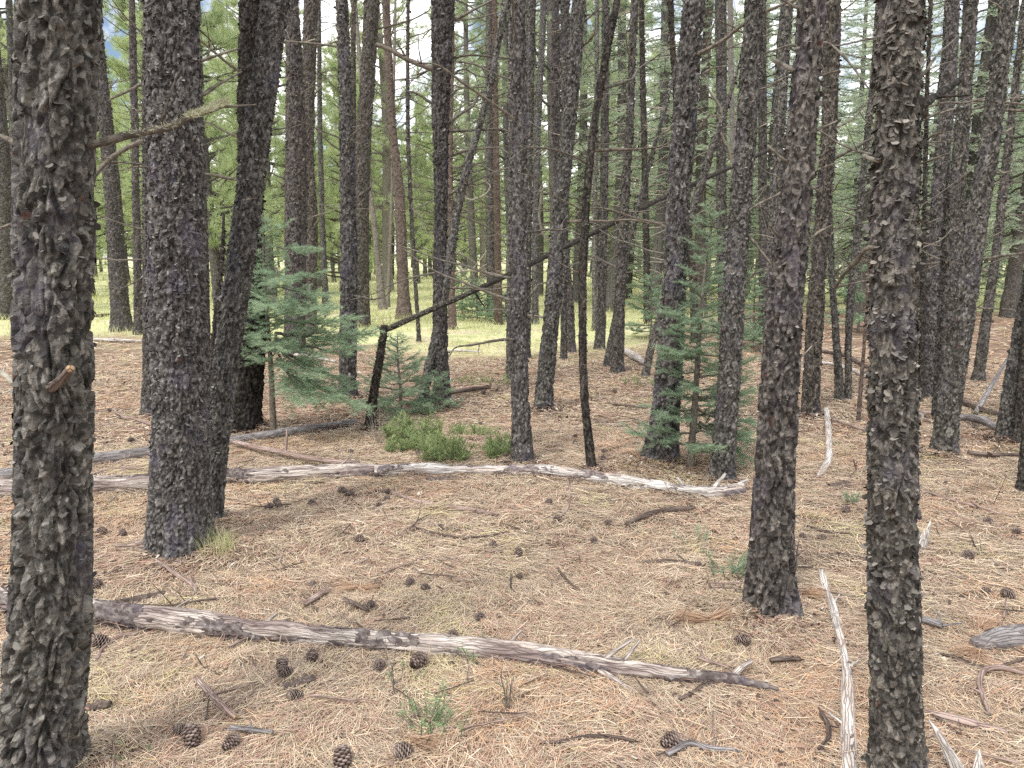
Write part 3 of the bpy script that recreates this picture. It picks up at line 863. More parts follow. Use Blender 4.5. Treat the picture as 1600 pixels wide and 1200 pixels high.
tree('T16c', 'dead_tree', 'slanting dead pine behind the broad-footed pine with a raw orange break',
     [(1007, 590, 16), (1020, 530, 14), (1051, 430, 14), (1082, 330, 15), (1110, 240, 16), (1130, 180, 11), (1150, 120, 6)], n_br=3, mat='bark', cat='dead tree',
     br=[([(1130, 185), (1124, 165), (1110, 145), (1102, 130)], 5), ([(1122, 200), (1140, 240), (1143, 262)], 6)])
tree('T17', 'pine_tree', 'large broad-footed pine with red bark scars, left of the tall young fir',
     [(1026, 735, 62), (1032, 700, 50), (1044, 600, 45), (1050, 500, 41), (1055, 400, 40), (1060, 300, 41), (1068, 200, 43), (1076, 100, 41), (1085, 0, 39)],
     mat='bark_violet', n_br=0, flakes=1500, amp=1.2,
     br=[([(1088, 205), (1100, 190), (1111, 176)], 5), ([(1096, 82), (1104, 74)], 6), ([(1092, 118), (1115, 106), (1136, 103)], 4), ([(1078, 440), (1084, 435), (1088, 424)], 4), ([(1032, 487), (1022, 481), (1014, 474)], 4)])
tree('T17b', 'pine_tree', 'thin dark pine crossing behind the large broad-footed pine',
     [(1086, 562, 15), (1084, 450, 14), (1074, 350, 13), (1060, 200, 12), (1050, 60, 11), (1048, 0, 11)], n_br=2, mat='bark_dark', Y=12.9)
tree('T18', 'pine_tree', 'pine behind the tall young fir, left of the red-scarred slender pine',
     [(1132, 602, 22), (1130, 450, 19), (1127, 300, 18), (1127, 200, 18), (1127, 100, 19), (1126, 0, 19)], n_br=3, Y=13.6)
tree('T18b', 'pine_tree', 'very thin pale stem touching the pine behind the tall young fir',
     [(1150, 520, 10), (1147, 300, 9), (1142, 100, 9), (1141, 0, 9)], n_br=2, mat='bark_pale', Y=15.0)
tree('T19', 'pine_tree', 'red-scarred pine whose foot stands at the right end of the long log',
     [(1129, 762, 42), (1130, 700, 40), (1139, 600, 38), (1144, 500, 38), (1150, 400, 38), (1159, 300, 36), (1166, 200, 34), (1173, 100, 35), (1180, 0, 34)],
     n_br=1, flakes=4500,
     br=[([(1160, 322), (1175, 308), (1197, 290)], 4), ([(1158, 358), (1175, 375), (1195, 400), (1208, 418)], 6), ([(1163, 446), (1178, 428), (1203, 420)], 5), ([(1155, 541), (1165, 536)], 4),
         ([(1188, 87), (1210, 78), (1236, 69)], 4), ([(1184, 140), (1208, 133), (1228, 120)], 4), ([(1166, 498), (1180, 489)], 4), ([(1180, 202), (1198, 193)], 4)])
tree('T20d', 'pine_tree', 'grey pine further back between the red-scarred pine and the double-trunked pine',
     [(1192, 582, 18), (1193, 450, 16), (1192, 300, 15), (1191, 100, 15), (1191, 0, 14)], n_br=6, Y=14.0)
tree('T20b', 'pine_tree', 'pine hidden behind the left side of the deeply furrowed pine',
     [(1200, 622, 24), (1206, 450, 22), (1211, 300, 21), (1217, 200, 22), (1223, 100, 22), (1231, 0, 21)], n_br=3)
tree('T20', 'pine_tree', 'large deeply furrowed pine with violet scales, blue-green sprig at its foot',
     [(1205, 977, 84), (1204, 900, 76), (1205, 820, 72), (1210, 740, 67), (1217, 620, 66), (1222, 520, 62), (1232, 420, 58), (1245, 300, 52), (1254, 200, 48), (1261, 100, 46), (1268, 0, 44)],
     mat='bark_violet', n_br=0, flakes=2200, amp=1.3, scale=0.9,
     br=[([(1243, 11), (1232, 5), (1218, -3)], 6), ([(1236, 70), (1220, 75), (1196, 83)], 5), ([(1235, 108), (1222, 100), (1208, 94)], 8), ([(1231, 120), (1215, 127), (1196, 135)], 4),
         ([(1225, 249), (1213, 240), (1199, 227)], 6), ([(1222, 372), (1212, 365), (1203, 352)], 5), ([(1291, 6), (1305, -4)], 6), ([(1292, 67), (1315, 85), (1335, 108), (1357, 138)], 5),
         ([(1290, 116), (1310, 110)], 5), ([(1280, 201), (1293, 196), (1308, 189)], 5), ([(1265, 373), (1280, 362), (1300, 352)], 6), ([(1252, 557), (1260, 550), (1268, 541)], 4, 0.0, 'dead_pale'), ([(1242, 890), (1246, 860), (1248, 845)], 5)])
tree('T20c', 'pine_tree', 'pine just right of the deeply furrowed pine, white debarked stick by its foot',
     [(1266, 652, 32), (1267, 600, 30), (1273, 500, 28), (1280, 400, 27), (1288, 300, 26), (1296, 200, 25), (1300, 100, 25), (1302, 0, 26)], n_br=4,
     br=[([(1300, 203), (1330, 188), (1345, 172), (1358, 152)], 3.5), ([(1292, 372), (1315, 350), (1333, 332)], 3.5)])
tree('T21a', 'pine_tree', 'left stem of the thin crossing pair right of the furrowed pine',
     [(1313, 627, 18), (1306, 520, 13), (1300, 440, 12), (1297, 350, 11), (1290, 200, 10), (1287, 60, 9)], n_br=3)
tree('T21b', 'pine_tree', 'right stem of the thin crossing pair, leaning right behind the smooth-sided pine',
     [(1325, 625, 14), (1326, 500, 13), (1336, 400, 13), (1346, 300, 12), (1357, 200, 12), (1366, 100, 10), (1372, 0, 9)], n_br=4, br=[([(1334, 430), (1322, 405), (1310, 380)], 3)])
tree('T21c', 'sapling', 'thin reddish sapling stem just left of the nearest right-hand pine',
     [(1341, 660, 9), (1347, 580, 8), (1353, 500, 7), (1358, 400, 6), (1362, 300, 5)], n_br=2, mat='bark_red', cat='sapling')
tree('T22', 'pine_tree', 'nearest right-hand pine, even grey trunk from bottom to top of the view',
     [(1403, 1258, 96), (1401, 1200, 85), (1400, 1100, 83), (1398, 1000, 81), (1396, 900, 79), (1394, 800, 78), (1394, 700, 78), (1395, 600, 77), (1396, 500, 76), (1397, 400, 75), (1399, 300, 74), (1402, 200, 74), (1408, 100, 71), (1406, 0, 72)],
     n_br=0, flakes=6500, amp=1.1,
     br=[([(1440, 118), (1465, 85), (1480, 72), (1498, 55)], 5, 0.3), ([(1442, 165), (1458, 153), (1478, 140), (1502, 124)], 13, 0.25, 'bark_dark'), ([(1441, 224), (1460, 210), (1486, 206)], 4.5),
         ([(1440, 256), (1460, 248), (1481, 240)], 4.5), ([(1358, 386), (1342, 403), (1326, 420), (1316, 432), (1306, 448)], 8, 0.2), ([(1361, 248), (1349, 243)], 8)])
tree('T22b', 'pine_tree', 'dark thin stem just right of the nearest right-hand pine',
     [(1439, 626, 12), (1441, 500, 10), (1445, 300, 9), (1449, 130, 8)], n_br=2, mat='bark_dark')
tree('T23a', 'pine_tree', 'left one of the close trio behind the nearest right-hand pine',
     [(1448, 622, 26), (1455, 500, 25), (1461, 400, 24), (1467, 300, 25), (1477, 200, 25), (1484, 100, 25), (1487, 0, 24)], n_br=3, mat='bark_violet')
tree('T23b', 'pine_tree', 'right one of the close trio, its foot hidden by the big leaning pine',
     [(1468, 652, 25), (1481, 500, 24), (1490, 400, 25), (1495, 300, 26), (1504, 200, 23), (1511, 100, 22), (1517, 0, 24)], n_br=3)
tree('T23c', 'dead_snag', 'thin dark dead pole in the middle of the close trio, orange broken tip',
     [(1460, 656, 11), (1464, 560, 9), (1471, 450, 8), (1478, 300, 7), (1483, 255, 6)], n_br=0, mat='bark_dark', snap=True, cat='dead tree')
tree('T24', 'pine_tree', 'big pine leaning right with a greenish foot, on the open litter at right',
     [(1474, 718, 42), (1480, 650, 38), (1492, 580, 36), (1505, 500, 35), (1519, 400, 34), (1533, 300, 34), (1550, 200, 32), (1564, 100, 30), (1577, 0, 30)], n_br=1, flakes=2500,
     br=[([(1571, 206), (1585, 198), (1604, 192)], 4), ([(1556, 265), (1568, 270), (1582, 266)], 4, 0.0, 'dead_pale')])
tree('T25', 'pine_tree', 'pine leaning right among green branches behind the big leaning pine',
     [(1528, 596, 21), (1541, 500, 17), (1556, 400, 15), (1567, 300, 15), (1579, 200, 13), (1590, 100, 12), (1598, 30, 11)], n_br=4)
tree('T26a', 'pine_tree', 'pine leaning out of the view at the right edge, grey logs at its foot',
     [(1567, 692, 28), (1578, 620, 27), (1592, 540, 26), (1608, 450, 25), (1626, 340, 24)], n_br=1)
tree('T26b', 'pine_tree', 'dark pine stem just behind the one leaning out at the right edge',
     [(1592, 697, 22), (1600, 600, 20), (1610, 450, 19), (1618, 300, 18)], n_br=1, mat='bark_dark')
tree('T26c', 'pine_tree', 'pine cut off by the right edge, a sliver of its foot showing',
     [(1606, 772, 32), (1610, 700, 28), (1618, 600, 26), (1626, 450, 26)], n_br=0)
tree('T27a', 'pine_tree', 'pine leaning left on the pale clearing behind the nearest left trunk',
     [(190, 517, 34), (188, 480, 29), (182, 400, 28), (176, 300, 26), (166, 200, 24), (155, 100, 22), (146, 0, 20)], n_br=4, br=[([(170, 137), (180, 128), (184, 122)], 3)])
tree('T27b', 'pine_tree', 'thin upright pine right of the left-leaning one at the pale clearing',
     [(216, 523, 16), (215, 400, 13.5), (212, 300, 13), (211, 200, 13), (208, 100, 13), (206, 0, 11)], n_br=5, mat='bark_violet')
tree('T28', 'pine_tree', 'pine at the left edge beyond the nearest left trunk',
     [(12, 497, 28), (10, 400, 26), (7, 300, 24), (1, 200, 22), (-8, 100, 20)], n_br=4)
tree('T28b', 'pine_tree', 'grey stem squeezed between the left edge pine and the nearest trunk',
     [(24, 490, 16), (22, 400, 14), (21, 300, 13), (20, 150, 12)], n_br=2)
# trunks further back, still told apart
tree('B1', 'pine_tree', 'small trunk in the grass left of the paired pines',
     [(509, 490, 13), (507, 430, 11), (503, 340, 10), (500, 200, 9), (498, 0, 8)], n_br=4, brlen=(0.5, 1.2))
tree('B2', 'pine_tree', 'grey trunk back left of the red-footed one, beyond the slanting stem',
     [(768, 487, 17), (766, 400, 15), (765, 300, 15), (764, 150, 13), (764, 0, 12)], n_br=6, brlen=(0.6, 1.5))
tree('B3', 'pine_tree', 'red-footed trunk beyond the slanting stem, blue-green seedlings beside it',
     [(779, 506, 16), (778, 420, 13), (776, 300, 12), (774, 150, 10), (773, 0, 10)], n_br=6, mat='bark_red', brlen=(0.6, 1.5))
tree('B4', 'pine_tree', 'dark slim trunk left of the pine with grass on both sides',
     [(929, 516, 10), (929, 420, 9), (930, 300, 9), (932, 150, 8), (933, 0, 8)], n_br=5, brlen=(0.5, 1.2))
tree('B5', 'pine_tree', 'dead-twigged dark spruce trunk with an orange broken foot in the thicket',
     [(1012, 505, 14), (1011, 440, 12), (1009, 340, 12), (1006, 200, 11), (1003, 60, 10)], n_br=22, mat='bark_dark', brlen=(0.7, 1.6), brmat='dead_pale')
tree('B6', 'pine_tree', 'thin forked stem beside the pale grey trunk in the grass',
     [(606, 478, 7), (608, 420, 6), (610, 370, 6), (612, 320, 5)], n_br=3, mat='bark_pale', brlen=(0.3, 0.8))

# lichen fuzz on the long limb, stub facing the camera
def needle_burst(mb, P0, D, L, w, rg, spread=1.0, tint=None):
    """thin triangles from points P0 along D (n,3)"""
    n = len(P0)
    D = D / (np.linalg.norm(D, axis=1)[:, None] + 1e-9)
    S = np.cross(D, rg.normal(0, 1, (n, 3))); S /= np.linalg.norm(S, axis=1)[:, None] + 1e-9
    L = np.broadcast_to(L, (n,))[:, None]; w = np.broadcast_to(w, (n,))[:, None]
    bend = rg.normal(0, 0.08, (n, 3)) * L
    V = np.stack([P0 - S * w / 2, P0 + S * w / 2, P0 + D * L + bend], 1).reshape(-1, 3)
    T = np.arange(n * 3).reshape(n, 3)
    tint = rg.random(n) if tint is None else np.clip(tint, 0, 1)
    mb.add(V, None, T, tint=np.repeat(tint, 3))

def lichen_on(key, P, Y, r, n, seed, dy):
    root = ROOTS[key][0]; base = np.array(root.location)
    rg = np.random.default_rng(seed)
    m = len(P)
    Q = np.array([W(u, v, Y + dy * i / (m - 1)) for i, (u, v) in enumerate(P)]) - base
    t = rg.uniform(0, m - 1.001, n); i = t.astype(int); f = (t - i)[:, None]
    p = Q[i] * (1 - f) + Q[i + 1] * f
    d = rg.normal(0, 1, (n, 3)); d[:, 2] = np.abs(d[:, 2]) * 0.8
    d /= np.linalg.norm(d, axis=1)[:, None]
    mb = MB(); needle_burst(mb, p + d * r * 0.7, d + rg.normal(0, 0.5, (n, 3)), rg.uniform(0.004, 0.016, n), 0.0022, rg)
    par = root
    mb.obj('lichen', M['lichen'], par)
Y1 = ROOTS['T1'][1]
lichen_on('T1', [(295, 184), (330, 171), (354, 160)], Y1, 0.012, 1300, 3, 0.25 * 0.9)
lichen_on('T1', [(190, 212), (265, 199), (300, 181)], Y1, 0.012, 160, 4, 0.2)
def stub():
    root = ROOTS['T1'][0]; base = np.array(root.location); rg = np.random.default_rng(8)
    p0 = W(98, 602, Y1) ; p0[1] = Y1 - 0.06
    p1 = W(110, 576, Y1 - 0.2)
    mb = MB(); tube(mb, np.array([p0, (p0 + p1) / 2 + [0.002, 0, -0.004], p1]) - base, [0.013, 0.011, 0.0095], 12, step=0.006,
                    disp=lambda tc, r: (noise3(tc * 150, 3) - 0.5) * 0.004)
    o_ = mb.obj('branch_stub', M['stick'], root)
    dd = (p1 - p0) / np.linalg.norm(p1 - p0)
    m2 = MB(); tube(m2, [p1 - base - dd * 0.003, p1 - base + dd * 0.003], [0.0092, 0.0088], 12); m2.obj('cut_end', M['cut'], root)
stub()

# slanting stem broken off the snag
def tube_thing(name, label, cat, P, R, mat, seed, sides=14, step=0.02, rough=0.12, group=None, bark=None, stubs=(), barkmat='log_bark', splits=False):
    P = np.asarray(P, float)
    base = P[0].copy(); base[2] = gz(P[0][0], P[0][1])
    root = thing(name, label, cat, base, group)
    rg = np.random.default_rng(seed)
    def dsp(tc, r):
        g_ = noise3(tc * np.array([75, 75, 6]) + seed, seed + 1)
        return ((fbm(tc * np.array([28, 28, 7]) + seed, seed, 3) - 0.5) * rough * 2.6 - (1 - sstep(0, 0.10, np.abs(g_ - 0.5))) * rough * 0.9 + (noise3(np.stack([tc[:, 2] * 5, tc[:, 2] * 0, tc[:, 2] * 0 + seed], 1), seed) - 0.5) * rough * 1.4) * r
    mb = MB(); tube(mb, P - base, R, sides, step=step, disp=dsp)
    mb.obj('stem', M[mat], root)
    if bark:
        # shell of remaining bark, ragged where the noise cuts it
        thr, off = bark
        Pr, Rr, S = resample(P - base, R, 0.009)
        sd = max(16, int(2 * pi * np.max(Rr) / 0.009))
        T = np.gradient(Pr, axis=0); T /= np.linalg.norm(T, axis=1)[:, None]
        U = np.cross(T, [0, 0, 1.0]); U /= np.linalg.norm(U, axis=1)[:, None]; Vv = np.cross(T, U)
        th = np.arange(sd) / sd * 2 * pi
        tc = np.stack([Rr[:, None] * np.cos(th), Rr[:, None] * np.sin(th), np.repeat(S[:, None], sd, 1)], -1).reshape(-1, 3)
        d, tint = bark_disp(tc, np.repeat(Rr, sd), seed, 1.1)
        rr = Rr[:, None] * 1.02 + off + d.reshape(len(Rr), sd)
        X = Pr[:, None] + rr[..., None] * (np.cos(th)[None, :, None] * U[:, None] + np.sin(th)[None, :, None] * Vv[:, None])
        msk = (fbm(tc * np.array([9, 9, 4.2]) + seed * 1.3, seed + 40, 3).reshape(len(Rr), sd) > thr)
        Q = quads_grid(len(Rr), sd)
        keep = msk.ravel()[Q].all(1)
        b2 = MB(); b2.add(X.reshape(-1, 3), Q[keep], tc=tc, tint=tint)
        o = b2.obj('bark', M[barkmat], root)
        so = o.modifiers.new('thick', 'SOLIDIFY'); so.thickness = 0.006; so.offset = -1
    for (sp, se, r_) in stubs:
        m2 = MB(); sp = np.asarray(sp) - base; se = np.asarray(se) - base
        tube(m2, gnarl(sp, se, 5, rg, 0.04), np.linspace(r_, r_ * 0.55, 5), 8, step=0.012, disp=lambda tc, r: (noise3(tc * 80, 5) - 0.5) * r * 0.4)
        m2.obj('branch_stub', M[mat], root)
    return root

def pole():
    ys = [6.55, 7.0, 7.8, 8.9, 10.1, 10.9, 11.9, 12.6, 13.8]
    px = [(602, 516), (655, 492), (740, 455), (850, 402), (965, 345), (1040, 307), (1140, 262), (1205, 233), (1312, 188)]
    P = np.array([W(u, v, y) for (u, v), y in zip(px, ys)])
    R = [0.5 * wpx / F_PX * y for wpx, y in zip((12, 11.5, 11, 10.5, 10, 9.5, 9, 8, 6.5), ys)]
    root = tube_thing('broken_stem', 'long slanting dead stem snapped off the snag and propped in the trees', 'fallen tree', P, [r * 0.76 for r in R], 'bark_dark', 77, sides=12, step=0.03, rough=0.08,
                      stubs=[(P[0], P[0] + np.array([-0.07, 0, 0.03]), 0.02), (P[2], P[2] + np.array([0.12, 0.1, -0.15]), 0.012), (P[5], P[5] + np.array([0.18, -0.1, 0.12]), 0.012)])
    rg = np.random.default_rng(4)
    n = 500; f = rg.random(n)[:, None] ** 2
    p = (P[0] * (1 - f) + P[2] * f) - np.array(root.location)
    d = rg.normal(0, 1, (n, 3)); d /= np.linalg.norm(d, axis=1)[:, None]; d[:, 2] = abs(d[:, 2])
    mb = MB(); needle_burst(mb, p + d * 0.03, d, 0.02, 0.004, rg); mb.obj('lichen', M['lichen'], root)
    return P
POLE = pole()
tree('snag', 'dead_snag', 'short dark snapped snag holding up the slanting stem, behind the green shrubs',
     [(577, 670, 24), (580, 645, 17), (586, 600, 16), (595, 550, 15), (603, 508, 13)], mat='bark_dark', n_br=0, snap=True, cat='dead tree',
     br=[([(601, 560), (612, 557)], 4), ([(601, 515), (598, 500)], 4, 0.0, 'cut')])

# ------------------------------------------------------------------ logs and sticks
SPINES = []
def gpts(px, wd):
    """pixels along a log's middle line with its widths -> centres and radii resting on the ground"""
    P, R = [], []
    for (u, v), w in zip(px, wd):
        r = 0.03
        for _ in range(3):
            p = G(u, v, r * 0.6 + 0.0); r = w * (1.06 if w >= 15 else 1.0) / 2 / F_PX * depth(u, v, p[1])
        p = G(u, v, r * 0.6)
        P.append(p); R.append(r)
    g_ = gh([p[0] for p in P], [p[1] for p in P])       # a stiff log rests evenly on the bumps
    if len(P) > 2 and max(wd) >= 8:
        k = np.arange(len(P)); f_ = np.polyval(np.polyfit(k, g_, 2), k); g_ = np.maximum(f_, g_ * 0.6 + f_ * 0.4) + 0.007
    for p, q in zip(P, g_): p[2] += q
    if max(wd) >= 15: SPINES.append((np.array(P), np.array(R)))
    return np.array(P), np.array(R)

def up(p, dx, dy, dz): return (p, p + np.array([dx, dy, dz]))

P, R = gpts([(-60, 928), (0, 938), (90, 950), (150, 958), (210, 964), (262, 970), (340, 979), (400, 987), (480, 994), (560, 1002), (660, 1010), (780, 1021), (860, 1032), (940, 1043), (1040, 1056), (1140, 1064), (1180, 1072), (1216, 1081)],
            [42, 42, 40, 37, 36, 36, 34, 31, 30, 31, 30, 29, 29, 27, 22, 17, 11, 6])
tube_thing('fallen_log', 'long weathered log across the front with peeling dark bark and pale ends', 'log', P, R, 'log', 12, sides=52, step=0.008, rough=0.24, bark=(0.49, 0.004),
           stubs=[(P[13] + [0.0, 0, 0.02], P[13] + [0.12, 0.05, 0.085], 0.010), (P[13] + [0.08, 0, 0.02], P[13] + [0.15, 0.06, 0.07], 0.009), (P[12], P[12] + [0.10, 0.04, 0.07], 0.006) if False else (P[11] + [0.03, 0, .01], P[11] + [0.08, 0.05, 0.06], 0.008),
                  (P[7] + [0.02, 0.0, .02], P[7] + [0.07, 0.04, 0.05], 0.009), (P[13] + [-0.02, -0.02, 0], P[13] + [0.22, -0.22, -0.03], 0.011), (P[15], P[15] + [0.10, 0.08, 0.03], 0.014), (P[5] + [0.0, 0.03, .02], P[5] + [0.05, 0.13, 0.05], 0.006)])
P, R = gpts([(-60, 778), (0, 772), (70, 766), (145, 763), (240, 757), (345, 746), (400, 745), (450, 741), (520, 738), (590, 736)], [34, 33, 31, 30, 28, 25, 24, 24, 23, 22])
tube_thing('fallen_log', 'long pale log behind the widest trunk, bark still on its right half', 'log', P, R, 'log', 14, sides=40, step=0.011, rough=0.20, bark=(0.51, 0.003),
           stubs=[(P[5], P[5] + [0.2, 0.1, 0.02], 0.012), (P[8], P[8] + [0.15, 0.02, 0.12], 0.008)])
P, R = gpts([(585, 738), (640, 736), (700, 738), (800, 739), (850, 740), (900, 746), (980, 758), (1060, 770), (1110, 775), (1160, 771)], [21, 18, 16, 17, 18, 20, 18, 15, 19, 21])
tube_thing('fallen_log', 'split grey-white log ending at the red-scarred pine in the middle distance', 'log', P, R, 'log_pale', 15, sides=40, step=0.011, rough=0.28, bark=(0.56, 0.002),
           stubs=[(P[8], P[8] + [0.10, 0.04, 0.11], 0.016), (P[7] + [.05, 0, 0], P[7] + [0.0, 0.05, 0.07], 0.012), (P[9] + [-0.05, 0, 0.02], P[9] + [0.05, 0.08, 0.06], 0.014)])
P, R = gpts([(-40, 752), (30, 744), (145, 723), (190, 716), (240, 708), (330, 694), (420, 679), (480, 668), (556, 656)], [22, 21, 19, 18, 17, 17, 15, 13, 10])
tube_thing('fallen_log', 'thinner grey log running up behind the pale one, under the young fir', 'log', P, R, 'log_grey', 16, sides=16, step=0.02, rough=0.14,
           stubs=[(P[6], P[6] + [0.1, 0.1, 0.06], 0.008), (P[8] + [-.15, 0, 0], P[8] + [-0.12, 0, -0.06], 0.008)])
P, R = gpts([(365, 698), (405, 708), (440, 714), (480, 724), (530, 731), (562, 732)], [8, 9, 9, 9, 8, 5])
tube_thing('fallen_branch', 'smooth rosy branch with an upright dark stub, lying on the pale log', 'branch', P + [0, 0, 0.04], R, 'log_red', 17, sides=12, step=0.02, rough=0.08,
           stubs=[(P[2] + [0.03, 0, 0.04], P[2] + [0.06, 0.03, 0.2], 0.012), (P[4] + [0.0, 0, 0.04], P[4] + [-0.01, 0.0, 0.1], 0.007)])
P, R = gpts([(1283, 900), (1290, 925), (1300, 950), (1308, 980), (1315, 1005), (1322, 1045), (1325, 1090), (1324, 1140), (1326, 1200), (1330, 1250)], [9, 12, 13, 13, 13, 15, 17, 20, 24, 26])
tube_thing('fallen_branch', 'long cream-white straight branch lying beside the nearest right-hand pine', 'branch', P, R, 'log_pale', 18, sides=16, step=0.012, rough=0.12, bark=(0.585, 0.001), barkmat='log_bark',
           stubs=[(P[2], P[2] + [0.04, 0.03, 0.03], 0.006), (P[5], P[5] + [0.05, 0.02, 0.02], 0.006), (P[7], P[7] + [-0.04, 0.05, 0.02], 0.006), (P[1], P[1] + [-0.05, 0.0, 0.02], 0.006)])
P, R = gpts([(1291, 640), (1294, 670), (1295, 705), (1294, 724), (1286, 738), (1278, 748)], [9, 10, 10, 11, 10, 6])
tube_thing('fallen_branch', 'bright white debarked branch with a hooked lower end', 'branch', P, R, 'log_pale', 19, sides=12, step=0.03, rough=0.06)
P, R = gpts([(1520, 1006), (1545, 1003), (1575, 998), (1640, 990)], [16, 26, 32, 34])
tube_thing('fallen_log', 'grey scaly log poking in at the right edge', 'log', P, R, 'log_grey', 20, sides=22, step=0.01, rough=0.16, bark=(0.40, 0.002))
P, R = gpts([(1443, 1110), (1480, 1119), (1520, 1130), (1572, 1142)], [10, 15, 15, 9])
tube_thing('fallen_branch', 'short weathered branch emerging right of the nearest right-hand pine', 'branch', P, R, 'log_red', 21, sides=12, step=0.012, rough=0.12)
def stump_piece(name, label, u, v, tops, seed, r):
    b = G(u, v, 0); b[2] = gz(b[0], b[1])
    root = thing(name, label, 'broken wood', b)
    rg = np.random.default_rng(seed)
    for (a, c, h_, w_) in tops:
        mb = MB()
        tp = np.array([a, c, h_])
        Pp = gnarl([a * 0.2, c * 0.2, -0.03], tp, 6, rg, 0.02)
        tube(mb, Pp, np.array([1, 1, 0.95, 0.75, 0.5, 0.12]) * w_, 14, step=0.008, disp=lambda tc, rr: (fbm(tc * np.array([90, 90, 8]) + seed, seed, 3) - 0.5) * rr * 1.1)
        mb.obj('splinter', M['log_pale'] if h_ > 0.05 else M['log'], root)
stump_piece('wood_splinter', 'split bleached wood with a tall pointed splinter, lower right corner', 1535, 1225, [(-0.10, 0.10, 0.14, 0.020), (-0.06, 0.0, 0.07, 0.045), (0.06, -0.05, 0.05, 0.04), (0.02, 0.06, 0.08, 0.022)], 31, 0.05)
stump_piece('wood_splinter', 'small grey broken wood standing right of the nearest right-hand pine', 1437, 862, [(0.05, 0.03, 0.16, 0.020), (0.02, 0.02, 0.10, 0.022)], 32, 0.03)

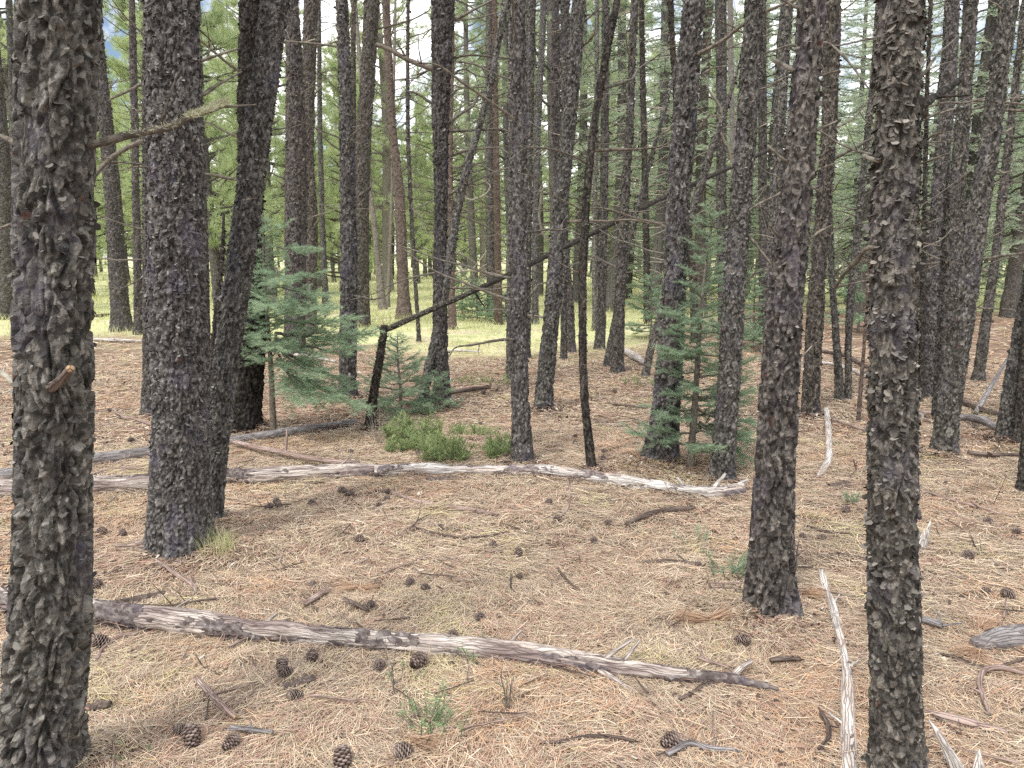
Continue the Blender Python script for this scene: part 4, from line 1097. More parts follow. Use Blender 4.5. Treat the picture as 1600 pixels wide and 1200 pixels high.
STICKS = [
 ([(580, 765), (615, 772), (650, 785), (700, 795), (740, 803), (778, 811)], 6, 'log_red', 'long thin brown stick below the middle of the pale log'),
 ([(643, 828), (672, 838), (710, 845), (745, 846), (800, 838)], 4, 'stick', 'dark bowed stick below the long thin brown one'),
 ([(690, 830), (670, 824), (635, 832)], 4, 'log_red', 'short twig touching the dark bowed stick'),
 ([(978, 828), (1010, 813), (1040, 806), (1085, 802)], 8, 'stick', 'forked stick below the right part of the split grey-white log'),
 ([(308, 1064), (325, 1085), (345, 1107), (368, 1126)], 12, 'log_red', 'sawn branch piece with an orange cut end at lower left'),
 ([(474, 950), (492, 941), (513, 931)], 10, 'log_red', 'short straight stick above the front log, left of middle'),
 ([(540, 945), (558, 955), (574, 962)], 8, 'stick', 'short dark stick above the knotty middle of the front log'),
 ([(848, 1170), (880, 1166), (920, 1160), (955, 1158), (990, 1168)], 6, 'stick', 'bowed dark stick at the bottom, below the front log'),
 ([(1040, 1190), (1075, 1172), (1110, 1180), (1145, 1182)], 9, 'log_grey', 'crooked grey stick at the bottom, right of middle'),
 ([(1065, 1100), (1085, 1085), (1100, 1074), (1126, 1071)], 6, 'stick', 'curved dark twig below the tip of the front log'),
 ([(150, 1028), (165, 1008), (190, 993), (215, 990)], 6, 'log_red', 'curved twig beside the nearest left trunk below the front log'),
 ([(360, 1142), (390, 1146), (425, 1150)], 9, 'log_grey', 'grey stick piece beside the cones at lower left'),
 ([(245, 888), (275, 903), (300, 918), (310, 930)], 7, 'log_red', 'twig right below the foot of the widest trunk'),
 ([(200, 864), (225, 862), (250, 868)], 7, 'log_red', 'root-like stick at the left foot of the widest trunk'),
 ([(1600, 1056), (1560, 1048), (1538, 1052), (1528, 1068), (1535, 1090), (1546, 1122)], 9, 'log_red', 'hooked curved branch at the right edge'),
 ([(1445, 1022), (1490, 1030), (1530, 1042), (1560, 1044), (1600, 1030)], 5, 'stick', 'long wavy dark twig at right below the scaly log'),
 ([(1442, 975), (1458, 980), (1472, 985)], 12, 'log_grey', 'short thick grey piece right of the nearest right-hand pine'),
 ([(1443, 1108), (1465, 1125), (1498, 1150)], 5, 'stick', 'thin dark twig over the short weathered branch'),
 ([(1282, 1118), (1292, 1140), (1290, 1160), (1278, 1180)], 8, 'stick', 'small crescent stick left of the cream-white branch'),
 ([(1200, 1036), (1225, 1033), (1252, 1036)], 9, 'stick', 'dark scaly stick left of the cream-white branch'),
 ([(1090, 1034), (1110, 1040), (1140, 1047)], 6, 'log_red', 'knobby twig lying just above the tip of the front log'),
 ([(1010, 888), (1040, 884), (1075, 886), (1095, 892)], 7, 'stick', 'dark flat stick left of the blue-green sprig'),
 ([(1280, 878), (1310, 874), (1352, 882)], 5, 'stick', 'dark twig touching the left side of the nearest right-hand pine'),
 ([(1255, 826), (1290, 838), (1335, 842)], 4, 'stick', 'thin twig below the hooked white branch'),
 ([(1440, 768), (1480, 780), (1530, 795), (1565, 805)], 5, 'log_red', 'long pale stick on the open litter at right'),
 ([(1465, 790), (1490, 805), (1512, 816), (1530, 812)], 4, 'log_red', 'branched thin twig below the long pale stick at right'),
 ([(1510, 716), (1550, 718), (1596, 717)], 8, 'stick', 'dark straight branch right of the greenish-footed pine'),
 ([(1437, 648), (1470, 652), (1500, 655)], 8, 'log_red', 'reddish branch behind the greenish-footed pine'),
 ([(1500, 630), (1530, 645), (1562, 652)], 10, 'stick', 'dark log upper one of the pile at the right edge pine'),
 ([(1498, 655), (1530, 660), (1560, 676)], 14, 'log_grey', 'grey log lower one of the pile at the right edge pine'),
 ([(1280, 550), (1320, 558), (1352, 573), (1400, 590)], 7, 'stick', 'dark fallen pole in the upper right, behind the thin crossing pair'),
 ([(1280, 568), (1320, 575), (1352, 590), (1400, 606)], 7, 'log_pale', 'pale fallen pole in the upper right, behind the thin crossing pair'),
 ([(1300, 658), (1335, 672), (1355, 676)], 5, 'log_red', 'rosy stick right of the top of the hooked white branch'),
 ([(972, 548), (990, 558), (1010, 570)], 12, 'log_pale', 'pale log end behind the even leaning pine'),
 ([(705, 614), (735, 610), (766, 606)], 8, 'stick', 'dark knobbly log right of the rough central pine'),
 ([(448, 556), (480, 558), (525, 566)], 6, 'log_pale', 'thin pale pole on the ground behind the big young fir'),
 ([(140, 531), (180, 532), (222, 534)], 6, 'log_pale', 'thin pale pole across the clearing behind the nearest left trunk'),
 ([(140, 493), (155, 492), (170, 490)], 5, 'stick', 'dark stick in the grass behind the nearest left trunk'),
 ([(700, 549), (725, 549), (752, 551)], 4, 'log_pale', 'pale stick at the edge of the grass right of the rough central pine'),
 ([(950, 631), (980, 634), (1012, 638)], 4, 'stick', 'straight twig left of the large broad-footed pine'),
 ([(1188, 545), (1197, 560), (1205, 548)], 5, 'log_grey', 'grey twig pile behind the furrowed pine'),
 ([(145, 745), (190, 738), (232, 738)], 4, 'log_red', 'thin twig between the two left logs'),
 ([(178, 640), (190, 652), (215, 657), (238, 668)], 5, 'log_red', 'rosy twig with a dark upright spur left of the widest trunk'),
 ([(870, 895), (885, 915), (905, 930)], 4, 'stick', 'thin curved twig in the open litter right of middle'),
 ([(800, 905), (803, 930), (830, 945), (850, 955)], 4, 'stick', 'thin bent twig in the open litter at middle'),
 ([(884, 745), (892, 775), (886, 800), (870, 818)], 4, 'log_red', 'curling twig hanging from the split grey-white log'),
 ([(-5, 572), (10, 580), (26, 592)], 8, 'log_pale', 'pale branch at the left edge beyond the nearest left trunk') if False else ([(0, 1144), (16, 1150), (30, 1160)], 4, 'stick', 'short twig at the lower left corner'),
 ([(1145, 896), (1150, 905), (1158, 915)], 3, 'stick', 'tiny twig beside the blue-green sprig'),
 ([(1080, 770), (1110, 790), (1150, 800)], 3, 'stick', 'thin twig below the right end of the split log'),
 ([(1385, 690), (1390, 700), (1395, 705)], 3, 'stick', 'tiny twig behind the nearest right-hand pine'),
]
for i, (px, w, mt, lb) in enumerate(STICKS):
    P, R = gpts(px, [w * 0.8] + [w] * (len(px) - 2) + [w * 0.7])
    stb = []
    rg = np.random.default_rng(300 + i)
    P = P + rg.normal(0, 0.004, P.shape) * [1, 1, 0] + [0, 0, 0.016]
    if w >= 5:
        for k in range(2):
            j = rg.integers(1, len(P)); a = rg.uniform(0, 2 * pi)
            stb.append((P[j], P[j] + np.array([cos(a), sin(a), 0.5]) * rg.uniform(0.02, 0.07), float(R[j]) * 0.5))
    rt = tube_thing('fallen_stick', lb, 'stick', P, R, mt, 400 + i, sides=9, step=0.012 if P[0][1] < 6 else 0.03, rough=0.14, stubs=stb)
    if 'sawn' in lb:
        b = np.array(rt.location); e = P[-1] - b; dd = (P[-1] - P[-2]); dd /= np.linalg.norm(dd)
        mb = MB(); tube(mb, [e - dd * 0.002, e + dd * 0.004], [R[-1] * 0.95, R[-1] * 0.95], 14); mb.obj('cut_end', M['cut'], rt)
# leaning pale pole by the right logs
P = np.array([G(1522, 650, 0.0) + [0, 0, 0], W(1548, 605, G(1522, 650, 0)[1] + 0.3), W(1578, 555, G(1522, 650, 0)[1] + 0.6)])
tube_thing('leaning_pole', 'pale dead pole propped at a slant between the right edge pines', 'branch', P, np.array([0.028, 0.024, 0.016]), 'log_grey', 23, sides=10, step=0.03)

# small twigs strewn about
def strewn_twigs():
    rg = np.random.default_rng(71)
    protos = []
    for k in range(6):
        L = [0.10, 0.14, 0.2, 0.28, 0.16, 0.12][k]
        a = gnarl([-L / 2, 0, 0.004], [L / 2, 0, 0.012], 7, rg, 0.05); a[:, 2] = np.abs(a[:, 2] * 0.4) + 0.004
        mb = MB(); branch_mesh(a, [0.0025, 0.003, 0.0035, 0.004, 0.005, 0.004][k], rg, mb, twigs=[0, 1, 2, 3, 0, 1][k], sides=6)
        protos.append(mb.mesh('twig', M['stick'] if k % 2 else M['log_red']))
    n = 290
    for i in range(n):
        d = sqrt(rg.uniform(1.8 ** 2, 9.5 ** 2)) if i > 50 else rg.uniform(1.9, 4.2)
        a = rg.uniform(-0.64, 0.64); x, y = d * sin(a), d * cos(a)
        o = bpy.data.objects.new('twig', protos[int(rg.integers(0, 6))]); C.objects.link(o)
        o.location = (x, y, gz(x, y) + 0.021); o.rotation_euler = (rg.normal(0, .08), rg.normal(0, .08), rg.uniform(0, 6.28))
        s = rg.uniform(0.7, 1.4); o.scale = (s, s, s)
        tag(o, 'small bare twig strewn on the brown needle litter', 'twig', 'small twigs strewn on the litter')
strewn_twigs()

def needles_on_logs():
    rg = np.random.default_rng(17); mb = MB()
    for P, R in SPINES:
        Pr, Rr, S = resample(P, R, 0.02)
        n = int(S[-1] * 120)
        i = rg.integers(0, len(Pr), n); lat = rg.uniform(-1.9, 1.9, n)
        T = np.gradient(Pr, axis=0)[i]; T[:, 2] = 0; T /= np.linalg.norm(T, axis=1)[:, None]
        N = np.stack([-T[:, 1], T[:, 0], 0 * T[:, 0]], 1)
        r = Rr[i]
        inside = np.abs(lat) < 0.75
        x = Pr[i, 0] + N[:, 0] * lat * r; y = Pr[i, 1] + N[:, 1] * lat * r
        top = Pr[i, 2] + np.sqrt(np.maximum(1 - lat ** 2, 0)) * r * 1.12 + 0.003
        keep = (~inside) | (rg.random(n) < 0.16)
        z = np.where(inside, top, gh(x, y) + rg.uniform(0.015, 0.05, n) * np.clip(r / 0.04, 0.3, 1.1))
        a = rg.uniform(0, 6.28, n); L = rg.uniform(0.04, 0.11, n) * np.where(inside, 0.6, 1); w = 0.0017 * np.clip(Pr[i, 1] / 3, 0.9, 2)
        d = np.stack([np.cos(a), np.sin(a), rg.normal(0, 0.10, n)], 1) * L[:, None] / 2; sd = np.stack([-np.sin(a), np.cos(a), 0 * a], 1) * w[:, None] / 2
        c = np.stack([x, y, z], 1)
        V = np.stack([c - d - sd, c - d + sd, c + d + sd, c + d - sd], 1)[keep]
        col = LITTER_COLS[rg.integers(0, 6, keep.sum())]
        mb.add(V.reshape(-1, 3), np.arange(len(V) * 4).reshape(-1, 4), col=np.repeat(col, 4, 0))
    o = mb.obj('fallen_needles', M['litter'], smooth=False)
    tag(o, 'loose straw coloured needles lodged on and against the fallen logs', 'needle litter', None, 'stuff')
needles_on_logs()

# ------------------------------------------------------------------ pine cones
def cone_mesh(seed, open_=1.0, L=0.068, wd=0.027):
    rg = np.random.default_rng(seed)
    mb = MB()
    n = 95
    core_z = np.linspace(-L * 0.45, L * 0.45, 8)
    core_r = np.array([0.2, 0.5, 0.6, 0.58, 0.5, 0.4, 0.28, 0.05]) * wd * 0.6
    tube(mb, np.stack([0 * core_z, 0 * core_z, core_z], 1), core_r, 8, tint=0.1)
    for i in range(n):
        t = i / (n - 1)
        z = -L * 0.46 + L * 0.92 * t
        a = i * 2.39996
        prof = math.sin(pi * (0.12 + 0.83 * t)) ** 0.8 * (1.05 - 0.35 * t)
        rl = wd * prof * rg.uniform(0.92, 1.06)
        lift = (0.35 + 0.75 * t) * rl * (1.3 - 0.5 * open_)
        er = np.array([cos(a), sin(a), 0]); et = np.array([-sin(a), cos(a), 0]); ez = np.array([0, 0, 1.0])
        w = wd * 0.27 * (0.6 + 0.5 * prof); th = 0.0022
        b0 = er * rl * 0.2 + ez * z; m0 = er * rl * 0.75 + ez * (z + lift * 0.45); e0 = er * rl + ez * (z + lift)
        tip = er * rl * 1.06 + ez * (z + lift * 0.9)
        V = [b0 - et * w * 0.4, b0 + et * w * 0.4, m0 + et * w, m0 - et * w, e0 + et * w * 0.85, e0 - et * w * 0.85,
             b0 - et * w * 0.4 - ez * th, b0 + et * w * 0.4 - ez * th, m0 + et * w - ez * th, m0 - et * w - ez * th, e0 + et * w * 0.85 - ez * th * 2.2, e0 - et * w * 0.85 - ez * th * 2.2, tip + ez * 0.0005]
        Q = [[0, 1, 2, 3], [3, 2, 4, 5], [7, 6, 9, 8], [8, 9, 11, 10], [1, 7, 8, 2], [2, 8, 10, 4], [6, 0, 3, 9], [9, 3, 5, 11]]
        T = [[5, 4, 12], [4, 10, 12], [10, 11, 12], [11, 5, 12]]
        tn = np.array([0.15, 0.15, 0.45, 0.45, 0.85, 0.85, 0.1, 0.1, 0.3, 0.3, 0.6, 0.6, 1.0]) * rg.uniform(0.75, 1.1)
        mb.add(V, Q, T, tint=tn)
    return mb.mesh('pine_cone', M['cone'], smooth=False)
CONES = [cone_mesh(1, 1.0), cone_mesh(2, 0.7, 0.074, 0.025), cone_mesh(3, 1.1, 0.060, 0.029)]
CP = [(156, 1000, 1.25, 'large open cone against the nearest left trunk, under the front log'),
      (447, 1053, 1.15, 'upper of the two touching cones left of middle below the front log'),
      (441, 1036, 0.9, 'cone just above the touching pair left of middle'),
      (461, 1087, 0.95, 'cone beside the rust brown bark bit, left of middle'),
      (488, 1027, 1.0, 'pale open cone close under the front log, left of middle'),
      (592, 1041, 0.95, 'cone under the bark-covered knot of the front log'),
      (654, 1038, 1.25, 'big dark cone under the front log at the middle'),
      (300, 1152, 1.25, 'large dark half-buried cone at lower left'), (282, 1137, 0.8, 'closed pale round cone at lower left'),
      (361, 1158, 0.95, 'cone below the grey stick piece at lower left'), (535, 1192, 1.3, 'large dark cone cut by the bottom edge'),
      (630, 1178, 1.1, 'cone beside the red needle tuft at the bottom'), (562, 847, 1.0, 'lone dark cone in the open litter, middle distance'),
      (810, 866, 0.9, 'small cone near the centre of the open litter'), (708, 993, 0.8, 'cone just behind the front log right of its knot'),
      (750, 968, 0.9, 'half-buried cone behind the front log at the middle'), (590, 916, 0.9, 'red-brown cone in the open litter above the knot'),
      (640, 913, 0.9, 'left one of two cones side by side above the front log'), (665, 920, 0.8, 'right one of two cones side by side above the front log'),
      (578, 948, 0.9, 'cone at the tip of the short dark stick'), (447, 972, 0.7, 'small dark cone on top of the front log, left'),
      (1048, 1162, 1.1, 'dark reddish cone at the bottom beside the crooked grey stick'), (1160, 1000, 1.0, 'cone behind the tip of the front log'),
      (1512, 871, 1.1, 'dark open cone on the open litter at right'), (1545, 813, 0.9, 'cone at the end of the long pale stick at right'),
      (1588, 830, 0.9, 'cone near the right edge in the middle distance'), (1575, 930, 1.1, 'dark cone near the right edge below the hollow'),
      (158, 834, 1.0, 'left cone of the pair behind the widest trunk, in front of the pale log'), (192, 835, 0.9, 'right cone of the pair left of the widest trunk'),
      (150, 912, 1.0, 'cone touching the nearest left trunk above the front log'), (487, 783, 0.9, 'red cone below the bark-covered part of the pale log'),
      (420, 790, 0.9, 'cone below the pale log near the right-leaning pine'), (436, 787, 0.8, 'smaller cone touching the one near the right-leaning pine'),
      (535, 766, 1.1, 'large cone below the pale log, left of the long stick'), (546, 770, 1.0, 'cone touching the large one below the pale log'),
      (592, 787, 0.8, 'dark cone right of the pair below the pale log'), (604, 777, 0.8, 'cone above the dark one below the long stick'),
      (350, 800, 0.9, 'cone beside the foot of the right-leaning pine'), (770, 855, 0.9, 'cone below the dark bowed stick'),
      (688, 826, 0.8, 'cone beside the short twig in the middle distance'), (870, 813, 0.8, 'small cone below the split log'),
      (950, 820, 0.8, 'small cone left of the forked stick'), (928, 850, 0.8, 'small cone below left of the forked stick'),
      (1255, 843, 0.8, 'left cone right of the furrowed pine'), (1284, 845, 0.8, 'right cone of the pair right of the furrowed pine'),
      (170, 640, 0.9, 'upper cone behind the nearest left trunk'), (205, 690, 0.9, 'cone beside the rosy twig left of the widest trunk'),
      (1090, 885, 0.8, 'cone at the end of the dark flat stick'), (1540, 925, 0.9, 'weathered cone below the dark open one at right'),
      (810, 902, 0.7, 'tiny reddish cone at the left of the thin bent twig'), (488, 915, 0.8, 'half-hidden cone left of the red-brown cone') ]
rg = np.random.default_rng(91)
for i, (u, v, s, lb) in enumerate(CP):
    p = G(u, v, 0.02)
    o = bpy.data.objects.new('pine_cone', CONES[i % 3]); C.objects.link(o)
    o.location = (p[0], p[1], gz(p[0], p[1]) + 0.026 * s)
    o.rotation_euler = (rg.uniform(0.7, 1.5), rg.uniform(-0.4, 0.4), rg.uniform(0, 6.28)); s *= 0.93
    o.scale = (s, s, s * 0.95)
    tag(o, lb, 'pine cone', 'pine cones lying on the litter')

for i in range(34):
    d = rg.uniform(4.2, 9.5); a = rg.uniform(-0.6, 0.6); x, y = d * sin(a), d * cos(a)
    o = bpy.data.objects.new('pine_cone', CONES[i % 3]); C.objects.link(o)
    o.location = (x, y, gz(x, y) + 0.022); o.rotation_euler = (rg.uniform(0.7, 1.5), rg.uniform(-0.4, 0.4), rg.uniform(0, 6.28))
    s = rg.uniform(0.7, 1.0); o.scale = (s, s * rg.uniform(0.85, 1.1), s)
    tag(o, 'small dark cone lying in the litter of the middle distance', 'pine cone', 'small cones in the middle distance')

# ------------------------------------------------------------------ foliage makers
def sample_twigs(segs, per_m, rg):
    """segs (m,2,3) -> points and tangents sampled along"""
    segs = np.asarray(segs, float)
    D = segs[:, 1] - segs[:, 0]; L = np.linalg.norm(D, axis=1)
    n = int(L.sum() * per_m)
    i = rg.choice(len(segs), n, p=L / L.sum()); f = rg.random(n)[:, None]
    P = segs[i, 0] + D[i] * f; T = D[i] / (L[i][:, None] + 1e-9)
    return P, T, i

def fir_crown(branches, rg, per_m, nl, nw, wood, leaf, spray=0.38, sub=True, tintfn=None, gap=0.045):
    """branches: list of (p0, p1, sag). Flat sprays of side twigs dressed with short needles."""
    segs = []; tints = []
    for (p0, p1, sag) in branches:
        p0 = np.asarray(p0, float); p1 = np.asarray(p1, float)
        L = np.linalg.norm(p1 - p0); n = max(4, int(L / gap))
        t = np.linspace(0, 1, n + 1)
        P = p0 + (p1 - p0) * t[:, None]; P[:, 2] -= sag * L * (4 * t * (1 - t)) - sag * 0.4 * L * t ** 4
        P += rg.normal(0, 0.006, P.shape) * L
        tube(wood, P, np.linspace(0.006 + 0.010 * L, 0.002, n + 1) * min(1, 0.4 + L), 4, cap=False)
        tb = rg.uniform(-0.15, 0.15)
        d = (p1 - p0) / L; side = np.cross(d, [0, 0, 1.0]); side /= np.linalg.norm(side) + 1e-9
        upv = np.cross(side, d)
        for k in range(1, n + 1):
            tk = t[k]
            if tk > 0.15: segs.append((P[k - 1], P[k])); tints.append(0.4 + 0.3 * tk + tb)
            if tk < 0.18: continue
            for sgn in (-1, 1):
                if rg.random() < 0.12: continue
                l = spray * L * (1.08 - tk) ** 0.8 * rg.uniform(0.6, 1.1) + 0.03
                dv = d * rg.uniform(0.6, 0.95) + side * sgn * rg.uniform(0.6, 0.95) + upv * rg.normal(0.05, 0.28)
                dv /= np.linalg.norm(dv)
                e = P[k] + dv * l; e[2] -= l * 0.08
                segs.append((P[k], e)); tints.append(0.45 + 0.35 * tk + tb + rg.uniform(-0.1, 0.1))
                if sub and l > 0.09:
                    for q in np.arange(0.3, 0.95, 0.05 / l if l > 0.1 else 0.3):
                        s2 = rg.choice([-1, 1]); l2 = l * 0.45 * (1.1 - q) * rg.uniform(0.6, 1.2) + 0.02
                        dv2 = dv * 0.8 + np.cross(dv, upv) * s2 * 0.7 + upv * rg.normal(0, 0.15)
                        dv2 /= np.linalg.norm(dv2); s0 = P[k] + dv * l * q
                        segs.append((s0, s0 + dv2 * l2)); tints.append(0.6 + 0.3 * tk + tb + rg.uniform(-0.1, 0.15))
    if not segs: return
    tints = np.array(tints)
    P, T, i = sample_twigs(segs, per_m, rg)
    n = len(P)
    up_ = np.array([0, 0, 1.0])
    lat = np.cross(T, up_); lat /= np.linalg.norm(lat, axis=1)[:, None] + 1e-9
    s = rg.choice([-1, 1], n)[:, None]
    D = T * rg.uniform(0.35, 0.9, (n, 1)) + lat * s * rg.uniform(0.3, 1, (n, 1)) + up_ * rg.uniform(-0.25, 0.7, (n, 1))
    needle_burst(leaf, P, D, nl * rg.uniform(0.7, 1.2, n), nw, rg, tint=tints[i] + rg.normal(0, 0.13, n))

def fir_tree(name, label, u, v, H, rad, nb, mat, seed, per_m=260, nl=0.034, nw=0.0026, crook=(0, 0), z_lo=0.15, extra=(), top_taper=0.9, group=None, wood='dead'):
    b = G(u, v, 0); b[2] = gz(b[0], b[1])
    rg = np.random.default_rng(seed)
    root = thing(name, label, 'fir tree', b, group)
    wd = MB(); lf = MB()
    P = np.array([[crook[0] * t * t * H + 0.01 * sin(6 * t), crook[1] * t * H, t * H - (0.05 if t == 0 else 0)] for t in np.linspace(0, 1, 9)])
    tk = MB(); tube(tk, P, np.linspace(0.014 + 0.008 * H, 0.004, 9), 9, step=0.03, disp=lambda tc, r: (noise3(tc * 70, 3) - 0.5) * r * 0.3)
    tk.obj('trunk', M['dead'], root)
    per_m = per_m * 1.65 if H * 1 < 99 and nl < 0.04 else per_m * 1.5
    nb = int(nb * 1.1)
    brs = []
    for k in range(nb):
        t = z_lo + (0.98 - z_lo) * (k + rg.uniform(0, .7)) / nb
        L = rad * (1.02 - t) ** top_taper * rg.uniform(0.7, 1.15) + 0.05
        a = k * 2.4 + rg.uniform(-0.4, 0.4)
        p0 = np.array([np.interp(t, np.linspace(0, 1, 9), P[:, 0]), np.interp(t, np.linspace(0, 1, 9), P[:, 1]), t * H])
        el = rg.uniform(-0.15, 0.2) + 0.5 * t
        p1 = p0 + np.array([cos(a), sin(a), el]) * L
        brs.append((p0, p1, rg.uniform(0.02, 0.10)))
    for (p0, p1) in extra:
        brs.append((np.asarray(p0), np.asarray(p1), 0.05))
    fir_crown(brs, rg, per_m, nl, nw, wd, lf, gap=0.036 if nl < 0.04 else 0.07, spray=0.44)
    wd.obj('branches', M[wood], root)
    lf.obj('crown', M[mat], root, smooth=False)
    return root

def rel(u0, v0, u, v, dy=0.0):
    b = G(u0, v0, 0); b[2] = gz(b[0], b[1])
    return W(u, v, b[1] + dy) - b
# the big young fir, left of middle
u0, v0 = 427, 677
ex = []
for (us, vs, ue, ve, dy) in [(430, 360, 455, 345, 0.1), (431, 385, 500, 388, -0.1), (431, 400, 395, 420, 0.1), (431, 430, 505, 425, 0.2), (431, 445, 525, 460, 0.0), (431, 470, 395, 470, -0.1),
                             (431, 500, 560, 498, -0.15), (431, 520, 590, 520, 0.0), (431, 505, 380, 525, -0.2), (431, 530, 560, 545, -0.3), (431, 540, 500, 590, -0.45), (431, 560, 575, 640, -0.25),
                             (431, 545, 480, 630, -0.5), (431, 565, 520, 625, -0.4), (431, 480, 520, 480, -0.5), (431, 520, 430, 545, -0.6), (431, 420, 440, 440, -0.5), (431, 460, 420, 480, -0.6), (431, 540, 555, 600, 0.3)]:
    ex.append((rel(u0, v0, us, vs), rel(u0, v0, ue, ve, dy)))
fir_tree('young_fir', 'big blue-green young fir between the dark pine and the paired pines', u0, v0, 1.86, 0.44, 46, 'fir', 501, per_m=330, extra=ex, z_lo=0.32, crook=(0.01, 0))
fir_tree('young_fir', 'small blue-green fir behind the snapped snag and green shrubs', 625, 645, 0.78, 0.42, 30, 'fir', 502, per_m=300, z_lo=0.04)
fir_tree('young_fir', 'little fir sprig against the foot of the rough central pine', 691, 637, 0.38, 0.2, 12, 'fir', 503, per_m=300, z_lo=0.15)
u0, v0 = 1078, 738
ex = [(rel(u0, v0, 1090, 500), rel(u0, v0, 1040, 483, -0.28)), (rel(u0, v0, 1090, 560), rel(u0, v0, 1032, 545, -0.3)), (rel(u0, v0, 1090, 545), rel(u0, v0, 1045, 548, -0.32)), (rel(u0, v0, 1092, 590), rel(u0, v0, 1180, 560, 0.1)),
      (rel(u0, v0, 1092, 620), rel(u0, v0, 1185, 610, 0.2)), (rel(u0, v0, 1090, 640), rel(u0, v0, 1190, 660, 0.15)), (rel(u0, v0, 1092, 660), rel(u0, v0, 1175, 690, 0.2)), (rel(u0, v0, 1092, 570), rel(u0, v0, 1130, 580, -0.2)),
      (rel(u0, v0, 1092, 500), rel(u0, v0, 1175, 520, 0.2)), (rel(u0, v0, 1092, 660), rel(u0, v0, 1172, 718, -0.05)), (rel(u0, v0, 1095, 520), rel(u0, v0, 1060, 510, -0.25))]
fir_tree('young_fir', 'tall narrow young fir between the broad-footed pine and the red-scarred pine', u0, v0, 1.82, 0.42, 48, 'fir', 504, per_m=320, extra=ex, z_lo=0.07, crook=(0.06, 0.02))
for i, (u, v, H, r_, lb) in enumerate([(745, 500, 1.0, 0.8, 'low blue-green fir seedling in the grass beyond the slanting stem'), (790, 498, 0.7, 0.6, 'low fir seedling beside the red-footed trunk'),
                                       (722, 488, 1.3, 0.8, 'shaggy seedling under the bare curved limbs'), (1016, 528, 1.2, 0.7, 'pale fir seedling left of the broad-footed pine'),
                                       (1340, 520, 1.8, 0.8, 'blue-green fir behind the thin crossing pair'), (1175, 545, 1.3, 0.7, 'fir seedling seen right of the red-scarred pine'), (1330, 470, 2.4, 1.0, 'taller pale fir beyond the thin crossing pair')]):
    fir_tree('young_fir', lb, u, v, H, r_, 22, 'fir', 510 + i, per_m=130, nl=0.05, nw=0.011, z_lo=0.05)

# blue-green sprigs and seedlings
def sprig(name, label, u, v, n, L, mat, seed, cat='seedling', flat=0.5, nl=0.02, nw=0.0018, per_m=420, spread=0.08, stem='dead'):
    b = G(u, v, 0); b[2] = gz(b[0], b[1])
    rg = np.random.default_rng(seed)
    root = thing(name, label, cat, b)
    wd = MB(); lf = MB(); segs = []
    for k in range(n):
        a = rg.uniform(0, 2 * pi); p0 = np.array([cos(a), sin(a), 0]) * spread * rg.random() + [0, 0, 0]
        l = L * rg.uniform(0.55, 1.1); e = p0 + np.array([cos(a) * flat * rg.uniform(.4, 1.2), sin(a) * flat * rg.uniform(.4, 1.2), 1.0]) * l
        P = gnarl(p0, e, 5, rg, 0.05); tube(wd, P, np.linspace(0.0022, 0.001, 5), 4, cap=False)
        for i in range(1, 4): segs.append((P[i], P[i + 1]))
        for q in range(4):
            f = rg.uniform(0.25, 0.95); s0 = p0 + (e - p0) * f
            dv = rg.normal(0, 1, 3); dv[2] = abs(dv[2]) * 0.6 + 0.3; dv /= np.linalg.norm(dv)
            segs.append((s0, s0 + dv * l * 0.35))
    P, T, i = sample_twigs(segs, per_m, rg)
    D = T * 0.7 + rg.normal(0, 0.6, P.shape)
    needle_burst(lf, P, D, nl * rg.uniform(0.7, 1.2, len(P)), nw, rg, tint=0.35 + 0.5 * P[:, 2] / L + rg.normal(0, .15, len(P)))
    wd.obj('stem', M[stem], root); lf.obj('leaves', M[mat], root, smooth=False)
    return root
sprig('fir_seedling', 'blue-green fir sprig at the left foot of the furrowed pine', 1140, 900, 14, 0.11, 'fir', 601, flat=1.0, nl=0.025, nw=0.0022, spread=0.10)
sprig('fir_seedling', 'faint thin blue-green sprig left of the furrowed pine sprig', 1100, 862, 5, 0.08, 'fir', 602, flat=1.2, nl=0.02, spread=0.08)
sprig('fir_seedling', 'dark green seedling right of the hooked white branch', 1330, 790, 9, 0.09, 'fir', 603, flat=0.5, nl=0.025, spread=0.03)
sprig('seedling', 'bright green leafy seedling below the front log at middle', 665, 1140, 18, 0.10, 'seedling', 604, flat=0.7, nl=0.013, nw=0.003, per_m=330, spread=0.07)
sprig('seedling', 'little green shoots at the right of the leafy seedling', 705, 1150, 5, 0.07, 'seedling', 605, flat=0.6, nl=0.012, nw=0.003, per_m=300, spread=0.05)
sprig('seedling', 'small green sprig leaning on the front log right of its middle', 740, 1036, 7, 0.08, 'seedling', 606, flat=0.7, nl=0.013, nw=0.0028, per_m=300, spread=0.05)
sprig('seedling', 'faint green shoots above the leafy seedling', 630, 1062, 4, 0.06, 'seedling', 607, flat=0.8, nl=0.013, nw=0.0025, per_m=240, spread=0.06)
sprig('seedling', 'green shoots by the nearest left trunk at the bottom', 205, 1172, 6, 0.05, 'seedling', 608, flat=0.9, nl=0.014, nw=0.0025, per_m=240, spread=0.07)
